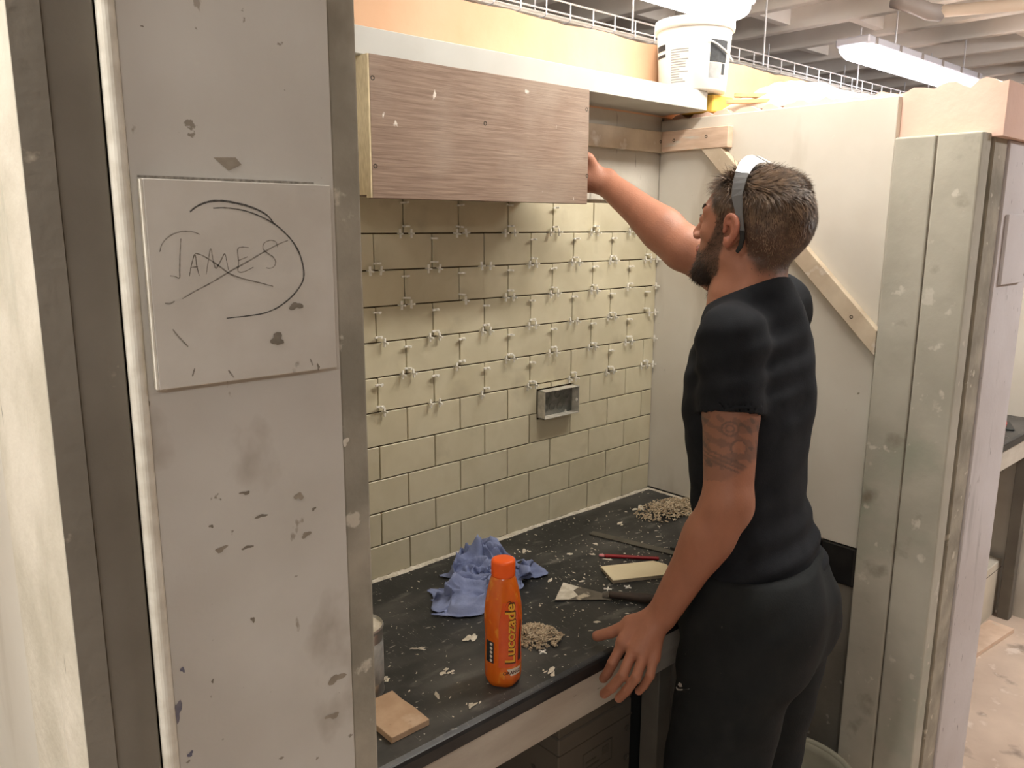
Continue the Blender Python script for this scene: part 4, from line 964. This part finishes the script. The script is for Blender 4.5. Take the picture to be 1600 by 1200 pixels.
def beard_w(h):
    x, y, z = h[:, 0], np.abs(h[:, 1]), h[:, 2]
    top = np.interp(x, [.0, .012, .03, .036, .045, .056, .07, .085, .11], [.03, .03, .03, .0, -.028, -.044, -.054, -.05, -.05])
    m = sst(top-z, -.004, .014)*sst(x, .008, .02)*sst(z, -.15, -.115)
    under = sst(x-(.02+(-.095-z)*.3), -.01, .02); m = m*np.where(z < -.095, under, 1)
    lips = (y < .021) & (z < -.054) & (z > -.079) & (x > .085); nose = (y < .02) & (z > -.046) & (x > .088)
    return np.where(lips | nose, 0, m)
hw = np.where(inhead, hair_w(hp), 0); bw = np.where(inhead, beard_w(hp), 0)
ear = inhead & (np.abs(hp[:, 1]) > .0775+.1*np.maximum(0, -hp[:, 0]-.005)) & (hp[:, 0] > -.032) & (hp[:, 0] < .019) & (np.abs(hp[:, 2]+.006) < .042)
hw[ear] = 0; bw[ear] = 0
blend(hw, (62, 50, 42), .85); blend(bw, (70, 56, 46), .8); blend(ear*1., (182, 112, 92), .6)
blend((inhead & (np.abs(hp[:, 1]) < .02) & (hp[:, 2] < -.055) & (hp[:, 2] > -.078) & (hp[:, 0] > .089))*1., (150, 86, 76), .8)
for T in LTIPS: blend(1-np.linalg.norm(bv-T, axis=1)/.011, (196, 140, 120), .8)
# tattoo on the outer left upper arm
ua = unit(LE-LS); tt = ((bv-LS)@ua)/np.linalg.norm(LE-LS); rad = (bv-LS)-np.outer((bv-LS)@ua, ua); rl = np.linalg.norm(rad, axis=1)
onarm = (rl < .075) & (tt > .40) & (tt < .86) & (np.linalg.norm(bv-LS, axis=1) < .32)
ta = unit(-np.array(Fv)-ua*(-np.array(Fv)@ua)); tb_ = np.cross(ua, ta); ang = np.arctan2(rad@tb_, rad@ta)
tx, ty = ang*.05, (tt-.62)*np.linalg.norm(LE-LS)
pat = .30+.25*(wave(np.stack([tx, ty, 0*tx], 1)*1., 130, 4) > .3)+.3*(wave(np.stack([tx, ty, 0*tx], 1), 260, 9) > .55)
rr_ = np.hypot(tx+.004, ty-.012); pat = np.where(rr_ < .014, .18+.12*(wave(np.stack([tx, ty, 0*tx], 1), 420, 5) > .2), pat); pat = np.where(np.abs(rr_-.0145) < .0016, .75, pat)
r2 = np.hypot((tx-.014)*.8, ty+.022); pat = np.where(np.abs(r2-.012) < .0016, .75, pat); pat = np.where(np.abs(r2-.006) < .0014, .7, pat)
for k_ in (.036, .044, .052): pat = np.where(np.abs(ty-k_+tx*.35) < .0018, .75, pat)
pat = np.where((ty > .02) & (ty < .031) & (np.abs(tx+.012) < .02), .65, pat)
blend(np.where(onarm, pat*sst(tt, .38, .45)*(1-sst(tt-.10*np.sin(ang*1.1+.4), .76, .80))*sst(2.2-np.abs(ang), 0, .5), 0), (74, 70, 66), .9)

man = thing('person', 'bearded man in black t-shirt reaching behind the plywood panel', 'person', (float((LA+RA)[0]/2), float((LA+RA)[1]/2), 0))
ML = np.array(man.location)
def plink(name, v, f, mat, parent=man):
    me = fast_mesh(name, np.asarray(v)-ML, f); o = bpy.data.objects.new(name, me); COL.objects.link(o); me.materials.append(mat); o.parent = parent; return o
skin = M('skin', srgb(166, 113, 89), rough=.5, bump=.12, bscale=260, spec=.35)
nt = skin.node_tree; at_ = nt.nodes.new('ShaderNodeAttribute'); at_.attribute_name = 'tone'
nz = nt.nodes.new('ShaderNodeTexNoise'); nz.inputs['Scale'].default_value = 38; nz.inputs['Detail'].default_value = 6
mr_ = nt.nodes.new('ShaderNodeMapRange'); mr_.inputs['To Min'].default_value = .86; mr_.inputs['To Max'].default_value = 1.12; nt.links.new(nz.outputs['Fac'], mr_.inputs['Value'])
hs_ = nt.nodes.new('ShaderNodeHueSaturation'); nt.links.new(at_.outputs['Color'], hs_.inputs['Color']); nt.links.new(mr_.outputs[0], hs_.inputs['Value']); nt.links.new(hs_.outputs[0], nt.nodes['Principled BSDF'].inputs['Base Color'])
nt.nodes['Principled BSDF'].inputs['Subsurface Weight'].default_value = .06; nt.nodes['Principled BSDF'].inputs['Subsurface Radius'].default_value = (.01, .004, .002)
bo_ = plink('body', bv, bf, skin)
ca = bo_.data.color_attributes.new('tone', 'FLOAT_COLOR', 'POINT'); ca.data.foreach_set('color', np.concatenate([col, np.ones((len(col), 1))], 1).astype(np.float32).ravel())

# ---- t-shirt
hem = float(PT(1186, 893, 1.61)[2])
def sleeve_cut(p, d, S, E, t):
    u = unit(E-S); e = (p-(S+(E-S)*t))@u; near = np.linalg.norm(p-(S+(E-S)*t), axis=1) < .12
    return np.where(near, smax(d, e, .004), d)
neckcut = Cone(NECK-UP*.02, H(-.03, 0, -.06), .0635, .061)
nk_n = unit(UP*.9+FT*.42)
coreL = [Cone(LS, LE, .056, .0465)]; coreR = [Cone(RS, RE, .064, .052)]
def shirt_post(p, d):
    d0 = d.copy()
    d = d+.0022*wave(p*np.array((1, 1, .55)), 34, 3)+.0012*wave(p, 90, 8)
    w_ = np.exp(-((p[:, 2]-1.02)/.13)**2); d = d+.0045*w_*np.sin((p[:, 2]+.25*(p@FT))*95+2*wave(p, 14, 4))   # rucks at the waist
    w2 = np.exp(-(np.linalg.norm(p-(LS-UP*.03-LT_*.05), axis=1)/.12)**2); d = d+.004*w2*np.sin((p@unit(FT*.5+UP*.8))*120+1.2*wave(p, 18, 6))
    t = ((p-LS)@unit(LE-LS))/np.linalg.norm(LE-LS); near = (t > .40) & (t < .6) & (np.linalg.norm(p-(LS+(LE-LS)*.45), axis=1) < .1)
    d = d0+(d-d0)*(1-.7*sst(t, .3, .4)*(np.linalg.norm(p-(LS+(LE-LS)*.45), axis=1) < .1)); fold = d-d0
    d = sleeve_cut(p, d, LS, LE, .455); d = sleeve_cut(p, d, RS, RE, .52)
    d = np.where(near, smax(d, -(coreL[0].d(p)-.0008), .004), d)
    d = np.minimum(d, shirt[0].d(p)+fold)
    d = smax(d, hem-p[:, 2]+.004*np.sin(p@FT*30), .006)
    d = smax(d, -neckcut.d(p), .006)
    d = np.where(np.linalg.norm(p-NECK, axis=1) < .11, smax(d, (p-(NECK+UP*.020))@nk_n, .006), d)
    return d
shirt = [Loft(TK, FT, LT_, .03, grow=.002), Cone(LS, LS+(LE-LS)*.5, .061, .0575, .02), Cone(RS, RS+(RE-RS)*.56, .071, .066, .05),
         Cone(NECK-UP*.035+LT_*.02, LS+UP*.004, .055, .055, .04), Cone(NECK-UP*.035-LT_*.02, RS+UP*.004, .055, .062, .04), Cone(NECK+UP*.012-FT*.012, NECK-UP*.05-FT*.01, .072, .08, .03),
         Torus(NECK+UP*.010, nk_n, .0685, .008, .014), Cone(NECK-FT*.062-UP*.04, NECK-FT*.08-UP*.2+np.array((.0, 0, 0)), .045, .05, .05)]
sv, sf = surface(shirt, .0045, shirt_post); sv = relax(sv, sf, 1, .4)
cloth = M('black_jersey', srgb(27, 29, 33), srgb(33, 35, 39), 30, .9, bump=.15, bscale=400, spec=.2)
tsh = plink('t_shirt', sv, sf, cloth); tsh['label'] = 'plain black short-sleeved t-shirt'
ax_ = unit(FT-nk_n*(FT@nk_n)); ay_ = np.cross(nk_n, ax_); cv_ = []; cf_ = []
for i in range(64):
    a = 2*PI*i/64; rdir = ax_*math.cos(a)+ay_*math.sin(a)
    for j in range(8):
        b = 2*PI*j/8; cv_.append(NECK+UP*.012+nk_n*.0085*math.sin(b)+rdir*(.0665+.0045*math.cos(b)+.004*math.sin(b)*-1))
for i in range(64):
    for j in range(8): cf_.append((i*8+j, i*8+(j+1) % 8, ((i+1) % 64)*8+(j+1) % 8, ((i+1) % 64)*8+j))
col_ = plink('collar', np.array(cv_), np.array(cf_), cloth, tsh)
# ---- trousers
waist = float(PT(1186, 862, 1.61)[2])
TKL = [tuple(PT(u, v, D))+(rx, ry) for u, v, D, rx, ry in ((1184, 848, 1.612, .158, .104), (1188, 885, 1.615, .166, .113), (1193, 930, 1.618, .176, .125), (1192, 975, 1.62, .176, .122), (1188, 1015, 1.62, .165, .112))]
legs = [Loft(TKL, FT, LT_, .03), Cone(LH, LK, .108, .088, .05), Cone(LK, LA+UP*.02, .088, .066, .04), Cone(RH, RK, .108, .086, .05), Cone(RK, RA+UP*.02, .086, .066, .04),
        Ell(PT(1238, 935, 1.66), (.066, .066, .09), None, .06), Ell(PT(1222, 940, 1.56), (.066, .066, .09), None, .06)]
def leg_post(p, d):
    d = d+.0032*wave(p*np.array((1, 1, .5)), 26, 13)+.0014*wave(p, 70, 15)
    for K in (LK, RK):
        w_ = np.exp(-(np.linalg.norm(p-K, axis=1)/.16)**2); d = d+.006*w_*np.sin((p[:, 2]+.3*(p@FT))*70+1.5*wave(p, 12, 16))
    for A in (LA, RA):
        w_ = np.exp(-(np.linalg.norm(p-A, axis=1)/.13)**2); d = d+.007*w_*np.sin(p[:, 2]*85+1.5*wave(p, 12, 17))
    w_ = np.exp(-(np.linalg.norm(p-LH-FT*.05, axis=1)/.13)**2); d = d+.005*w_*np.sin((p@unit(UP+FT*.6))*80+wave(p, 15, 18))
    d = smax(d, p[:, 2]-waist, .006); return smax(d, .06-p[:, 2], .006)
lv, lf = surface(legs, .0055, leg_post); lv = relax(lv, lf, 1, .4)
jog = M('black_joggers', srgb(29, 31, 32), srgb(37, 39, 39), 14, .92, bump=.15, bscale=300, spec=.2, spots=((srgb(86, 84, 78), 70, .735, .76), (srgb(48, 49, 48), 6, .6, .8)))
tro = plink('trousers', lv, lf, jog); tro['label'] = 'loose black jogging trousers with dust specks'
# small white emblem and drawcord tag on the trousers, laid on the cloth
from mathutils.bvhtree import BVHTree
bvh = BVHTree.FromPolygons([Vector(x) for x in lv], [tuple(int(i) for i in q) for q in lf])
def decal(name, polys, mat):
    V = []; Fs = []
    for poly in polys:
        b0 = len(V)
        for u, v_ in poly:
            dr = Vector(PT(u, v_, 1.))-CAM; hit = bvh.ray_cast(CAM, dr.normalized())
            if hit[0] is None: return
            V.append(np.array(hit[0]+hit[1]*.0012))
        Fs.append(tuple(range(b0, len(V))))
    me = bpy.data.meshes.new(name); me.from_pydata([tuple(x-ML) for x in V], [], Fs); me.materials.append(mat); o = bpy.data.objects.new(name, me); COL.objects.link(o); o.parent = tro
wp = M('white_embroidery', srgb(196, 194, 188), None, rough=.8)
sw = [(1049, 1073), (1049.5, 1076.5), (1052, 1079), (1056, 1079), (1062, 1077.5), (1071, 1076), (1062, 1076.3), (1056, 1076.8), (1052.5, 1076.4), (1051, 1074.5)]
decal('emblem', [[(q[0]+8, q[1]) for q in sw], [(1062, 1066), (1066, 1068), (1067, 1073), (1063, 1073.5), (1060, 1070)]], wp)

# ---- shoes
for A, nm_ in ((LA, 'shoe'), (RA, 'shoe')):
    g_ = np.array((A[0], A[1], 0))
    pr = [Cone(g_-FT*.03+UP*.05, g_+FT*.06+UP*.055, .046, .045, .03), Cone(g_+FT*.06+UP*.045, g_+FT*.17+UP*.036, .043, .038, .03), Cone(g_-FT*.02+UP*.07, g_-FT*.01+UP*.11, .05, .048, .03)]
    v_, f_ = surface(pr, .006, lambda p, d: smax(d, .006-p[:, 2], .004)); so = plink(nm_, v_, f_, M('work_shoe', srgb(60, 56, 52), srgb(76, 70, 64), 20, .7, bump=.2), man)
    v2, f2 = surface([Cone(g_-FT*.04+UP*.014, g_+FT*.175+UP*.014, .052, .046, .02)], .006, lambda p, d: smax(smax(d, p[:, 2]-.024, .003), .0005-p[:, 2], .002)); plink('sole', v2, f2, M('shoe_sole', srgb(150, 144, 132), None, rough=.8), so)

# ---- hair and beard: a close shell plus real strands
def normals(v, f):
    a, b, c = v[f[:, 0]], v[f[:, 1]], v[f[:, 2]]; n = np.cross(b-a, c-a); o = np.zeros_like(v)
    for k in range(4): np.add.at(o, f[:, k], n)
    return o/(np.linalg.norm(o, axis=1)[:, None]+1e-12)
hidx = np.where(inhead)[0]; nrm = normals(bv, bf)
rg = np.random.RandomState(3)
def strands(name, idx, wts, count, lenf, dirf, wid, mat, seg=3):
    pr = wts/wts.sum(); ch = rg.choice(idx, count, p=pr); jit = rg.normal(size=(count, 3))*.0015
    p0 = bv[ch]+jit*.8; n0 = nrm[ch]; h0 = toh(p0); L = lenf(h0, count); dr = dirf(h0, n0, count)
    P = [p0-n0*.0015]; 
    for s in range(1, seg+1):
        t = s/seg; dd = n0*(1-t)*.45+dr*(.6+t); dd /= np.linalg.norm(dd, axis=1)[:, None]; P.append(P[-1]+dd*(L/seg)[:, None])
    sd = np.cross(P[-1]-P[0], n0); sd /= np.linalg.norm(sd, axis=1)[:, None]+1e-9
    V = []; W = [1, .95, .7, .12]
    for s in range(seg+1): V += [P[s]-sd*wid*W[s], P[s]+sd*wid*W[s]]
    V = np.stack(V, 1).reshape(-1, 3); b_ = (np.arange(count)*(2*(seg+1)))[:, None]
    Fq = np.concatenate([b_+np.array((2*s, 2*s+1, 2*s+3, 2*s+2)) for s in range(seg)]); o = plink(name, V, Fq, mat, man); return o
hairm = M('brown_hair', srgb(128, 102, 78), srgb(80, 63, 50), 60, .5, spec=.35)
beardm = M('dark_brown_beard', srgb(66, 50, 40), srgb(46, 36, 30), 60, .6, spec=.3)
def hlen(h, n):
    top = sst(h[:, 2], -.01, .095); return (.0035+.004*sst(h[:, 2], -.03, .04)+.023*top*(.3+.7*sst(h[:, 0], -.09, -.04))+.008*sst(h[:, 0], .03, .07)*top)*(.7+.6*rg.rand(n))
def hdir(h, n0, n):
    # swept back over the crown and forward over the brow; jittered
    fwd = sst(h[:, 0], .02, .06)[:, None]; d = HM@np.array((-.8, -.15, .2)); e = HM@np.array((.8, .35, -.45)); dn = HM@np.array((-.35, 0, -1.)); side = (1-sst(h[:, 2], .05, .09))[:, None]
    o = (d*(1-fwd)+e*fwd)*(1-side)+dn*side; o = o+rg.normal(size=(n, 3))*.2; o = o/np.linalg.norm(o, axis=1)[:, None]; return o-n0*((o*n0).sum(1)*.9)[:, None]+n0*(.12+.1*rg.rand(n)+.28*sst(h[:, 2], .04, .085)*rg.rand(n))[:, None]
ht = stuff(strands('hair', hidx, hw[hidx]**1.2*(1+.6*sst(hp[hidx, 2], .04, .09)), 21000, hlen, hdir, .0007, hairm)); ht['label'] = 'short brown hair, longer on top and faded at the sides'
def blen(h, n): return (.004+.012*sst(-h[:, 2], .05, .1)*sst(h[:, 0], .02, .06))*(.7+.6*rg.rand(n))
def bdir(h, n0, n): return np.tile(HM@np.array((.25, 0, -1.)), (n, 1))+rg.normal(size=(n, 3))*.3
bd = stuff(strands('beard', hidx, bw[hidx], 9000, blen, bdir, .0005, beardm)); bd['label'] = 'full dark brown beard'
ew = np.where((np.abs(np.abs(hp[:, 1])-.032) < .022) & (np.abs(hp[:, 2]-.0235-.1*(np.abs(hp[:, 1])-.03)) < .0045) & (hp[:, 0] > .06), 1., 0)
stuff(strands('eyebrow', hidx, ew[hidx], 500, lambda h, n: .007*(.7+.6*rg.rand(n)), lambda h, n0, n: np.outer(np.sign(h[:, 1]), HM@np.array((-.4, .9, 0.1)))+rg.normal(size=(n, 3))*.2, .0004, beardm))
for s in (1, -1):
    c = H(.0795, s*.031, .0); b = bmesh.new(); bmesh.ops.create_uvsphere(b, u_segments=20, v_segments=14, radius=.0122)
    o = O('eye', b, M('eye_white', srgb(226, 220, 212), None, rough=.15), man, smooth=True, local=True); o.location = c-ML+hF*.0018
    b = bmesh.new(); bmesh.ops.create_uvsphere(b, u_segments=16, v_segments=10, radius=.006)
    o2 = O('iris', b, M('brown_iris', srgb(66, 44, 30), None, rough=.1), o, smooth=True, local=True); o2.location = hF*.0075
    V = []; Fs = []
    for i in range(13):
        a = -1.2+2.4*i/12
        for t in (0, 1): V.append(np.array(H(.0895-.010*abs(a)**1.5*.5+.004*t, s*(.031+.0125*a*.9), .0075-.004*a*a*.5+.001*t)))
    for i in range(12): Fs.append((2*i, 2*i+1, 2*i+3, 2*i+2))
    plink('eyelash', np.array(V), np.array(Fs), beardm)

# ---- safety glasses pushed up on the head
sg = thing('safety_glasses', 'grey safety glasses pushed up over the man\'s hair', 'glasses', tuple(H(0, 0, .11)))
GL = np.array(sg.location)
def strip(name, cl, wd, th, mat, wdir):
    """ribbon with thickness: centreline cl in head space, half-width along wdir, thickness outward"""
    V = []; Fs = []; n = len(cl)
    for i, (c, w_) in enumerate(zip(cl, wd)):
        c = np.array(c); t = np.array(cl[min(i+1, n-1)])-np.array(cl[max(i-1, 0)]); t = unit(t); wv = np.array(wdir[i] if isinstance(wdir, list) else wdir); wv = unit(wv-t*(wv@t)); nn = np.cross(t, wv)
        for a, b in ((-1, -1), (1, -1), (1, 1), (-1, 1)): V.append(H(*(c+wv*w_*a+nn*th*b))-GL)
    for i in range(n-1):
        for k in range(4): Fs.append((4*i+k, 4*i+(k+1) % 4, 4*i+4+(k+1) % 4, 4*i+4+k))
    Fs += [(3, 2, 1, 0), tuple(4*(n-1)+k for k in range(4))]
    me = bpy.data.meshes.new(name); me.from_pydata([tuple(x) for x in V], [], Fs); bmx = bmesh.new(); bmx.from_mesh(me); bmesh.ops.recalc_face_normals(bmx, faces=bmx.faces); bmx.to_mesh(me); bmx.free()
    me.materials.append(mat); o = bpy.data.objects.new(name, me); COL.objects.link(o); o.parent = sg; return o
lensm = M('frosted_lens', srgb(222, 224, 228), None, rough=.18, spec=.6); armm = M('grey_glasses_arm', srgb(104, 104, 104), None, rough=.4); tipm = M('black_glasses_tip', srgb(34, 34, 36), None, rough=.4)
def shell_r(th):           # distance from head axis over the hair
    return (.0925, .137)
for s in (1, -1):
    cl = []; wd = []
    for i in range(12):
        a = math.radians(10+78*i/11); cl.append((-.012+.02*math.sin(a), s*.0905*math.cos(a)**.75 if math.cos(a) > 0 else 0, .028+.094*math.sin(a))); wd.append(.0095+.006*(i/11))
    strip('lens', cl[5:], wd[5:], .0011, lensm, (1, 0, .35)); strip('temple_arm', [(-.030, s*.0875, -.004)]+[(-.020, s*.0895, .022)]+cl[1:6], [.0042, .006]+wd[1:6], .0013, armm, (1, 0, .2))
    strip('ear_hook', [(-.0295, s*.0875, -.002), (-.0325, s*.0865, -.016), (-.031, s*.0845, -.030), (-.025, s*.082, -.042)], [.004, .0042, .0042, .003], .0018, tipm, (1, 0, .4))
